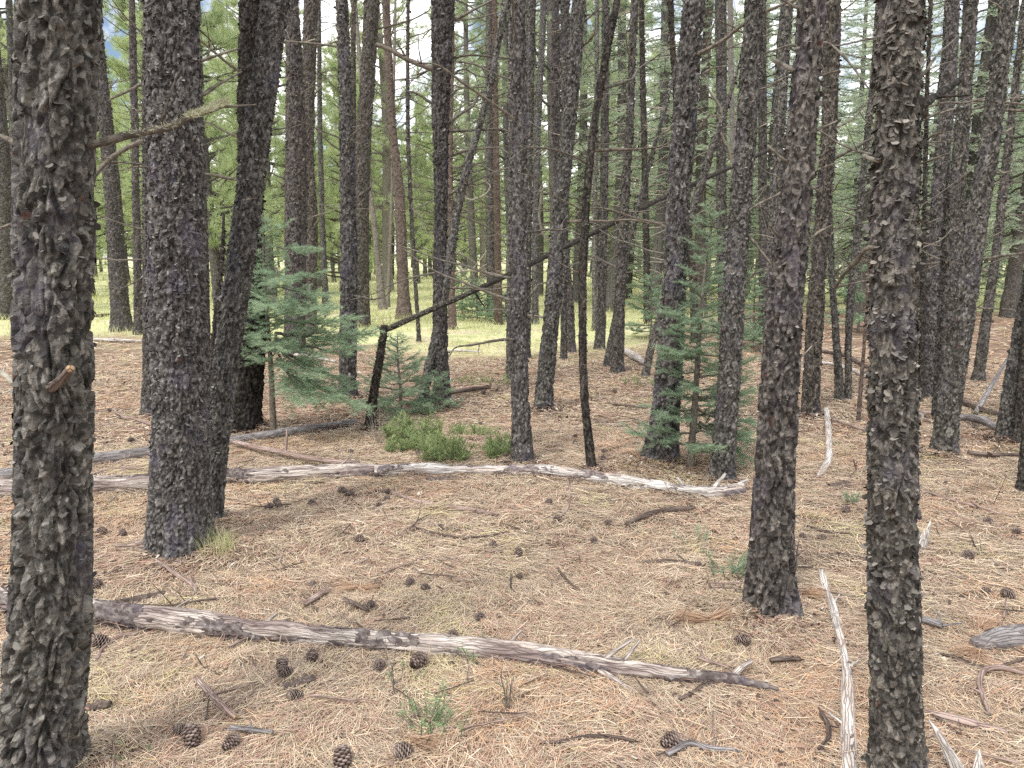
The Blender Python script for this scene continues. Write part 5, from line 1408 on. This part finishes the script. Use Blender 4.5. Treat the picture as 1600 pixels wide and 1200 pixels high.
# dead upright sprigs
def bare_sprig(label, u, v, n, H, seed, mat='dead', r=0.0028):
    b = G(u, v, 0); b[2] = gz(b[0], b[1]); rg = np.random.default_rng(seed)
    root = thing('dry_sprig', label, 'dry sprig', b)
    mb = MB()
    for k in range(n):
        a = rg.uniform(0, 2 * pi); e = np.array([cos(a) * 0.35, sin(a) * 0.35, 1]) * H * rg.uniform(0.6, 1.1)
        branch_mesh(gnarl([0, 0, -0.01], e, 6, rg, 0.05), r, rg, mb, twigs=3, sides=5)
    mb.obj('stem', M[mat], root)
bare_sprig('dry bent sprig standing below the front log, left of the leafy seedling', 617, 1085, 2, 0.2, 611)
bare_sprig('dark twisted sprig below the front log right of the leafy seedling', 792, 1118, 3, 0.16, 612, r=0.004)
bare_sprig('pale pair of upright stems just below the front log', 728, 1070, 2, 0.15, 613, 'dead_pale')
bare_sprig('dry brown sprigs beside the snapped snag', 590, 690, 9, 0.28, 614, 'dead_pale', 0.002)
bare_sprig('bare upright twig right of the open litter at right', 1550, 790, 1, 0.26, 615, 'stick')
bare_sprig('yellow dry stems on the open litter at right', 1520, 775, 5, 0.20, 616, 'dead_pale', 0.0015)

# green shrubs
def shrub(label, u, v, n, rx, ry, H, seed, dens=420):
    b = G(u, v, 0); b[2] = gz(b[0], b[1]); rg = np.random.default_rng(seed)
    root = thing('shrub', label, 'shrub', b)
    wd = MB(); lf = MB(); segs = []; tn = []
    for k in range(n):
        a = rg.uniform(0, 2 * pi); rr_ = sqrt(rg.random())
        lump = 0.75 + 0.5 * math.sin(5 * a + seed) * 0.3 + 0.25 * math.sin(rx * 40 * rr_ * cos(a) + seed)
        p0 = np.array([cos(a) * rx * rr_ * 0.8, sin(a) * ry * rr_ * 0.8, -0.01])
        h = H * (1 - 0.45 * rr_ ** 2) * rg.uniform(0.6, 1.1) * lump
        e = p0 + np.array([cos(a) * 0.45, sin(a) * 0.45, 1]) * h
        P = gnarl(p0, e, 5, rg, 0.07); tube(wd, P, np.linspace(0.003, 0.0012, 5), 4, cap=False)
        tb = rg.uniform(-0.25, 0.2)
        for i in range(1, 4): segs.append((P[i], P[i + 1])); tn.append(0.5 + tb)
        for q in range(8):
            f = rg.uniform(0.25, 1.0); s0 = p0 + (e - p0) * f
            dv = rg.normal(0, 1, 3); dv[2] = abs(dv[2]) * 0.7 + 0.35; dv /= np.linalg.norm(dv)
            segs.append((s0, s0 + dv * rg.uniform(0.03, 0.075))); tn.append(0.35 + 0.4 * f + tb)
    P, T, i = sample_twigs(segs, dens, rg)
    D = T * 0.8 + rg.normal(0, 0.5, P.shape)
    needle_burst(lf, P, D, rg.uniform(0.010, 0.024, len(P)), 0.0042, rg, tint=np.array(tn)[i] + rg.normal(0, .15, len(P)))
    wd.obj('stems', M['dead'], root); lf.obj('leaves', M['shrub'], root, smooth=False)
shrub('tallest green juniper-like shrub right of the snapped snag', 650, 690, 75, 0.27, 0.20, 0.27, 621)
shrub('rounded green shrub in front of and right of the tallest one', 697, 722, 55, 0.19, 0.14, 0.21, 622)
shrub('little green shrub at the left front of the tallest one', 619, 707, 16, 0.07, 0.06, 0.15, 623)
shrub('green shrub touching the straight middle pine on its left', 783, 716, 45, 0.15, 0.14, 0.20, 624)
shrub('low green shrub filling the gap between the tallest and the rounded shrub', 672, 706, 40, 0.17, 0.12, 0.19, 628)
shrub('sparse low green shrub between the rounded one and the middle pine', 745, 680, 32, 0.26, 0.20, 0.11, 625, 240)
shrub('thin low greenery at the far side of the shrubs', 760, 598, 22, 0.4, 0.3, 0.14, 626, 200)
shrub('green low plants at the foot of the grass right of the even leaning pine', 1000, 600, 14, 0.3, 0.25, 0.12, 627, 200)

# grass tufts in the litter
def grass_blades(mb, x, y, z, L, w, rg, tint=None):
    n = len(x); a = rg.uniform(0, 2 * pi, n); lean = rg.uniform(0.1, 0.8, n)
    d = np.stack([np.cos(a) * lean, np.sin(a) * lean, np.ones(n)], 1); d /= np.linalg.norm(d, axis=1)[:, None]
    s = np.stack([-np.sin(a), np.cos(a), np.zeros(n)], 1)
    ph = rg.uniform(0, pi, n); s = s * np.cos(ph)[:, None] + np.stack([np.cos(a), np.sin(a), 0 * a], 1) * np.sin(ph)[:, None]
    P0 = np.stack([x, y, z], 1); L = L[:, None]; w = np.broadcast_to(w, (n,))[:, None]
    droop = np.array([[0, 0, -1.0]]) * L * (lean[:, None] ** 2) * 0.35
    mid = P0 + d * L * 0.55; tip = P0 + d * L + droop + np.stack([np.cos(a), np.sin(a), 0 * a], 1) * L * 0.15
    V = np.stack([P0 - s * w / 2, P0 + s * w / 2, mid + s * w * 0.4, mid - s * w * 0.4, tip], 1).reshape(-1, 3)
    b = np.arange(n)[:, None] * 5
    t_ = rg.random(n) if tint is None else tint
    mb.add(V, b + [[0, 1, 2, 3]], b + [[3, 2, 4]], tint=np.repeat(t_, 5))
def tuft(label, u, v, n, H, spread, seed, mat='grass'):
    b = G(u, v, 0); rg = np.random.default_rng(seed); b[2] = gz(b[0], b[1])
    root = thing('grass_tuft', label, 'grass tuft', b)
    mb = MB(); r = spread * np.sqrt(rg.random(n)); a = rg.uniform(0, 2 * pi, n)
    grass_blades(mb, r * np.cos(a), r * np.sin(a), np.full(n, -0.005), H * rg.uniform(0.5, 1.1, n), 0.002, rg)
    mb.obj('blades', M[mat], root, smooth=False)
tuft('pale green grass tuft at the right foot of the widest grey trunk', 342, 872, 150, 0.16, 0.09, 631)
tuft('short green tuft in the left foot litter near the front log', 465, 1126, 60, 0.07, 0.15, 632)
tuft('yellow-green tuft patch left of the lone dark cone', 480, 868, 60, 0.05, 0.18, 633)
tuft('yellow-green patch by the logs at the right edge pine', 1548, 655, 160, 0.10, 0.30, 634)
tuft('yellow-green patch below the widest trunk and above the front log', 372, 945, 50, 0.05, 0.16, 635)
tuft('low green patch right of the straight middle pine', 843, 668, 60, 0.07, 0.14, 636)

# meadow grass as stuff
def meadow_grass():
    rg = np.random.default_rng(81); mb = MB()
    for (n, d0, d1, H, w) in ((26000, 9, 18, 0.12, 0.005), (42000, 15, 34, 0.24, 0.012), (26000, 30, 75, 0.38, 0.03)):
        d = np.sqrt(rg.uniform(d0 * d0, d1 * d1, n)); a = np.radians(rg.uniform(-44, 44, n))
        x = d * np.sin(a); y = d * np.cos(a)
        k = rg.random(n) < meadow(x, y) * (0.35 + 0.65 * (n2(x, y, 0.7, 83, 2) > 0.45)) + 0.02
        x, y = x[k], y[k]
        t = np.clip(0.5 + (n2(x, y, 0.5, 85, 3) - 0.5) * 2.2 + rg.normal(0, .15, len(x)), 0, 1)
        grass_blades(mb, x, y, gh(x, y) - 0.01, H * rg.uniform(0.4, 1.1, len(x)), w, rg, t)
    o = mb.obj('meadow_grass', M['grass'], smooth=False)
    tag(o, 'bright yellow-green grass of the clearing behind the trees', 'grass', None, 'stuff')
meadow_grass()

# orange needle clusters shed in fans
def needle_fan(label, u, v, n, L, arcs, seed, mat='orange'):
    b = G(u, v, 0.01); b[2] = gz(b[0], b[1]) + 0.022; rg = np.random.default_rng(seed)
    root = thing('needle_cluster', label, 'needle cluster', b)
    mb = MB()
    for (ang, sp) in arcs:
        m = n // len(arcs)
        a = ang + rg.normal(0, sp, m)
        D = np.stack([np.cos(a), np.sin(a), rg.uniform(-0.05, 0.30, m)], 1)
        needle_burst(mb, rg.normal(0, 0.006, (m, 3)) + D * 0.01, D, L * rg.uniform(0.7, 1.15, m), 0.0026, rg)
    mb.obj('needles', M[mat], root, smooth=False)
needle_fan('big orange bundle of dead needles left of the foot of the furrowed pine', 1108, 972, 380, 0.135, [(pi - 0.05, 0.16), (0.25, 0.22)], 641)
needle_fan('rust red needle fan at the bottom below the leafy seedling', 640, 1160, 130, 0.12, [(-0.55, 0.25)], 642)
needle_fan('salmon needle tuft right of the foot of the furrowed pine', 1252, 938, 120, 0.11, [(-0.2, 0.3)], 643)
needle_fan('tan needle fan under the end of the scaly log at right', 1528, 1018, 160, 0.12, [(pi + 0.7, 0.5)], 644)
needle_fan('orange needle tuft beside the knot above the front log', 560, 925, 150, 0.12, [(pi, 0.4), (0, 0.4)], 645)
needle_fan('rust coloured needle tuft below the scaly log at right', 1530, 985, 130, 0.13, [(0.5, 0.5)], 646)
# curled bark bit by the cones
def bark_bit(label, u, v, seed, L=0.11, w=0.035):
    b = G(u, v, 0); b[2] = gz(b[0], b[1]) + 0.015; rg = np.random.default_rng(seed)
    t, s = np.meshgrid(np.linspace(-1, 1, 22), np.linspace(-1, 1, 9), indexing='ij')
    ed = 1 - 0.35 * np.abs(t) ** 2 + rg.normal(0, 0.06, (22, 1))
    X = t * L / 2; Yy = s * w / 2 * ed; Z = -(s ** 2) * w * 0.35 + np.sin(t * 2.2) * 0.006 + rg.normal(0, 0.0012, t.shape) + 0.012
    mb = MB(); V = np.stack([X, Yy, Z], -1).reshape(-1, 3); mb.add(V, quads_grid(22, 9, False), tc=V, tint=rg.random(len(V)))
    o = mb.obj('bark_flake', M['bark_red']); o.location = b; o.rotation_euler = (0, 0.1, rg.uniform(-0.6, 0.6))
    so = o.modifiers.new('thick', 'SOLIDIFY'); so.thickness = 0.005
    tag(o, label, 'bark flake')
bark_bit('curled rust brown bark piece beside the touching cones', 468, 1072, 651)
bark_bit('rust bark scale against the nearest left trunk base', 150, 1105, 652, 0.09)
bark_bit('long dark bark strip behind the front log near the left trunk', 215, 938, 653, 0.30, 0.05)
bark_bit('purple-grey bark flakes below the middle of the pale log', 690, 752, 654, 0.2, 0.06)
bark_bit('rosy bark flake pile right of the hooked white branch', 1310, 762, 655, 0.18, 0.06)

# ------------------------------------------------------------------ background trees
def simple_trunk(mb, H, r0, seed, lean, rg, sides=14):
    z = np.linspace(-0.3, H, 60)
    x = lean[0] * z + 0.10 * np.sin(z * 0.5 + seed); y = lean[1] * z + 0.08 * np.cos(z * 0.4 + seed)
    P = np.stack([x, y, z], 1); R = r0 * (1 - 0.9 * np.clip(z / H, 0, 1)) ** 0.8 + 0.01
    R[z < 0.4] *= 1.15
    def dsp(tc, r):
        a, b, i, o = voro(tc.astype(np.float32) * np.array([18, 18, 7]) + seed, seed)
        return 0.014 * sstep(0, 0.3, b - a) * (0.5 + i) - 0.008
    tube(mb, P, R, sides, step=0.06, disp=dsp)
    return lambda zz: np.array([np.interp(zz, z, x), np.interp(zz, z, y), zz])

def bg_pine(seed, H, r0, z_lo, rad, nb, leafmat, tufts=5, dead_to=0.0):
    rg = np.random.default_rng(seed)
    tk = MB(); at_ = simple_trunk(tk, H, r0, seed, (rg.normal(0, .02), rg.normal(0, .02)), rg)
    lf = MB(); PP = []; DD = []; TT = []
    for k in range(nb):
        t = (k + rg.random()) / nb; z = z_lo + (H - z_lo) * t ** 1.05
        L = rad * (1.05 - t) ** 0.6 * rg.uniform(0.55, 1.1); a = rg.uniform(0, 2 * pi)
        p0 = at_(z); el = rg.uniform(-0.2, 0.35) + 0.4 * t
        P = gnarl(p0, p0 + np.array([cos(a), sin(a), el]) * L, 7, rg, 0.05); P[:, 2] += np.linspace(0, 1, 7) ** 2 * 0.12 * L
        tube(tk, P, np.linspace(0.012 + 0.016 * L, 0.006, 7), 5, cap=False)
        cl = rg.uniform(-0.25, 0.25)
        for q in range(8):
            f = rg.uniform(0.35, 1.0) ; i = min(5, int(f * 6)); g_ = f * 6 - i
            s0 = P[i] * (1 - g_) + P[i + 1] * g_
            dv = (P[-1] - P[0]) / L * 0.7 + rg.normal(0, 0.55, 3); dv[2] = dv[2] * 0.6 + 0.25; dv /= np.linalg.norm(dv)
            l2 = L * 0.30 * rg.uniform(0.5, 1.2) + 0.1
            tube(tk, [s0, s0 + dv * l2], [0.007, 0.004], 3, cap=False)
            for w_ in range(tufts):
                c = s0 + dv * l2 * rg.uniform(0.35, 1.05) + rg.normal(0, 0.05, 3)
                PP.append(np.repeat(c[None], 16, 0)); D = rg.normal(0, 0.65, (16, 3)) + dv * 0.9 + [0, 0, 0.25]; DD.append(D); TT.append(np.full(16, 0.5 + cl + rg.uniform(-0.2, 0.2)))
    PP = np.concatenate(PP); DD = np.concatenate(DD); TT = np.concatenate(TT)
    needle_burst(lf, PP + rg.normal(0, .02, PP.shape), DD, rg.uniform(0.13, 0.24, len(PP)), 0.0105, rg, tint=TT + rg.normal(0, 0.12, len(TT)))
    for k in range(int(dead_to)):
        z = rg.uniform(1.2, z_lo + 1.5); a = rg.uniform(0, 2 * pi); p0 = at_(z); L = rg.uniform(0.5, 1.6)
        P = gnarl(p0, p0 + np.array([cos(a), sin(a), rg.uniform(-0.4, 0.15)]) * L, 6, rg, 0.07)
        branch_mesh(P, 0.014, rg, tk, twigs=3, sides=4)
    return tk, lf

def bg_spruce(seed, H, r0, z_lo, rad, nb, dead=0):
    rg = np.random.default_rng(seed)
    tk = MB(); at_ = simple_trunk(tk, H, r0, seed, (rg.normal(0, .01), rg.normal(0, .01)), rg)
    lf = MB(); brs = []
    for k in range(nb):
        t = (k + rg.random()) / nb; z = z_lo + (H - z_lo) * t
        L = rad * (1.04 - t) ** 0.85 * rg.uniform(0.65, 1.12) + 0.15; a = k * 2.4 + rg.uniform(-.5, .5)
        p0 = at_(z); p1 = p0 + np.array([cos(a), sin(a), -0.22 + 0.5 * t]) * L
        brs.append((p0, p1, rg.uniform(0.0, 0.12)))
    fir_crown(brs, rg, 46, 0.09, 0.018, tk, lf, spray=0.42, sub=False, gap=0.11)
    for k in range(dead):
        z = rg.uniform(0.8, z_lo + 1.5); a = rg.uniform(0, 2 * pi); p0 = at_(z); L = rg.uniform(0.6, 1.5)
        P = gnarl(p0, p0 + np.array([cos(a), sin(a), rg.uniform(-0.35, 0.1)]) * L, 6, rg, 0.05)
        branch_mesh(P, 0.010, rg, tk, twigs=4, sides=4)
    return tk, lf

KINDS = {}
def proto(key, pair, bark, leaf):
    KINDS[key] = (pair[0].mesh('trunk', M[bark]), pair[1].mesh('crown', M[leaf], smooth=False))
proto('pA', bg_pine(701, 13, 0.17, 2.4, 2.4, 84, 'pine', dead_to=10), 'bark', 'pine')
proto('pB', bg_pine(702, 15, 0.20, 3.2, 2.7, 92, 'pine', dead_to=12), 'bark_pale', 'pine')
proto('pC', bg_pine(703, 10, 0.13, 1.2, 2.1, 74, 'pine', dead_to=4), 'bark', 'pine')
proto('pD', bg_pine(704, 14, 0.15, 4.2, 2.0, 50, 'pine_dull', dead_to=22), 'bark', 'pine_dull')
proto('pE', bg_pine(705, 8, 0.10, 0.7, 1.8, 60, 'pine', dead_to=0), 'bark', 'pine')
proto('sA', bg_spruce(711, 13, 0.14, 1.6, 2.0, 160, 14), 'bark', 'spruce')
proto('sB', bg_spruce(712, 10, 0.11, 0.6, 1.8, 140, 6), 'bark', 'spruce')
proto('sC', bg_spruce(713, 14, 0.15, 3.2, 1.8, 120, 40), 'bark', 'spruce')

LB = {'pA': ('pine_tree', 'pine tree with light green needle tufts in the woods beyond the front trunks', 'light green pines of the woods behind'),
      'pB': ('pine_tree', 'tall pale-barked pine with light green crown in the woods behind', 'pale-barked pines of the woods behind'),
      'pC': ('pine_tree', 'bushy light green pine branching low at the back of the clearing', 'bushy pines at the back of the clearing'),
      'pD': ('pine_tree', 'bare-limbed slim pine with dull green top in the woods behind', 'bare-limbed pines of the woods behind'),
      'pE': ('pine_tree', 'small bushy young pine beyond the clearing', 'young pines beyond the clearing'),
      'sA': ('spruce_tree', 'layered dull green spruce behind the trunks', 'layered spruces of the woods behind'),
      'sB': ('spruce_tree', 'low-skirted green spruce behind the trunks', 'low-skirted spruces of the woods behind'),
      'sC': ('spruce_tree', 'spruce with grey dead lower twigs in the thicket behind', 'dead-twigged spruces of the thicket')}
def place(key, x, y, s, rg):
    nm, lb, gp = LB[key]
    root = thing(nm, lb, 'tree', (x, y, gz(x, y)), gp, rg.uniform(0, 6.28))
    root.scale = (s, s, s * rg.uniform(0.92, 1.12))
    for part, me in zip(('trunk', 'crown'), KINDS[key]):
        o = bpy.data.objects.new(part, me); C.objects.link(o); o.parent = root
rg = np.random.default_rng(4242)
placed = []
def try_place(keys, u, d, s=None, mind=1.6):
    """u = photo column the trunk stands under, d = distance"""
    x = (u - 800) / F_PX * d; 
    for (a, b) in placed:
        if (a - x) ** 2 + (b - d) ** 2 < mind ** 2: return False
    placed.append((x, d))
    place(keys[int(rg.integers(0, len(keys)))], x, d, s or rg.uniform(0.85, 1.15), rg)
    return True
# left and middle: light pines round the clearing
for u, d, k in [(60, 22, 'pA'), (150, 30, 'pC'), (250, 26, 'pA'), (345, 21, 'pC'), (110, 38, 'pB'), (430, 27, 'pA'), (500, 33, 'pC'), (560, 40, 'pA'), (395, 36, 'pB'),
                (612, 31, 'pB'), (655, 42, 'pC'), (705, 34, 'pA'), (740, 27, 'pD'), (775, 38, 'pB'), (300, 44, 'pC'), (200, 47, 'pC'), (30, 33, 'pC'), (-60, 26, 'pB'), (470, 50, 'pC'), (540, 24, 'pE'),
                (800, 22, 'pD'), (840, 28, 'pA'), (868, 20, 'pD'), (905, 25, 'sC'), (930, 33, 'pC'), (955, 21, 'sC'), (985, 27, 'sB'), (1018, 19, 'sC'), (1030, 30, 'sA'), (1055, 24, 'sB'),
                (1090, 19, 'sC'), (1105, 32, 'pC'), (1140, 23, 'sB'), (1165, 28, 'sA'), (1200, 20, 'sC'), (1235, 26, 'sA'), (1270, 22, 'sC'), (1320, 24, 'sB'), (1345, 18, 'sA'), (1345, 33, 'pC'),
                (1390, 27, 'sA'), (1440, 22, 'sC'), (1470, 30, 'sB'), (1510, 19, 'sC'), (1545, 25, 'sB'), (1580, 18, 'sA'), (1590, 30, 'sA'), (1640, 22, 'sB'), (1690, 28, 'sA'), (980, 40, 'pA'), (1240, 40, 'pC')]:
    try_place([k], u, d, None, 0.5)
n = 0; tries = 0
while n < 125 and tries < 9000:
    tries += 1
    u = rg.uniform(-250, 1850); d = rg.uniform(26, 75)
    if 480 < u < 830 and d < 44: continue
    ks = ['pA', 'pB', 'pC', 'pC', 'pE'] if u < 900 else ['sA', 'pA', 'pC', 'pD', 'sC']
    if try_place(ks, u, d, None, 2.6): n += 1

n = 0; tries = 0
while n < 150 and tries < 6000:
    tries += 1
    u = rg.uniform(-300, 1900); d = rg.uniform(72, 120)
    if try_place(['pE', 'pE', 'sB', 'pC'], u, d, rg.uniform(1.0, 1.5), 2.5): n += 1
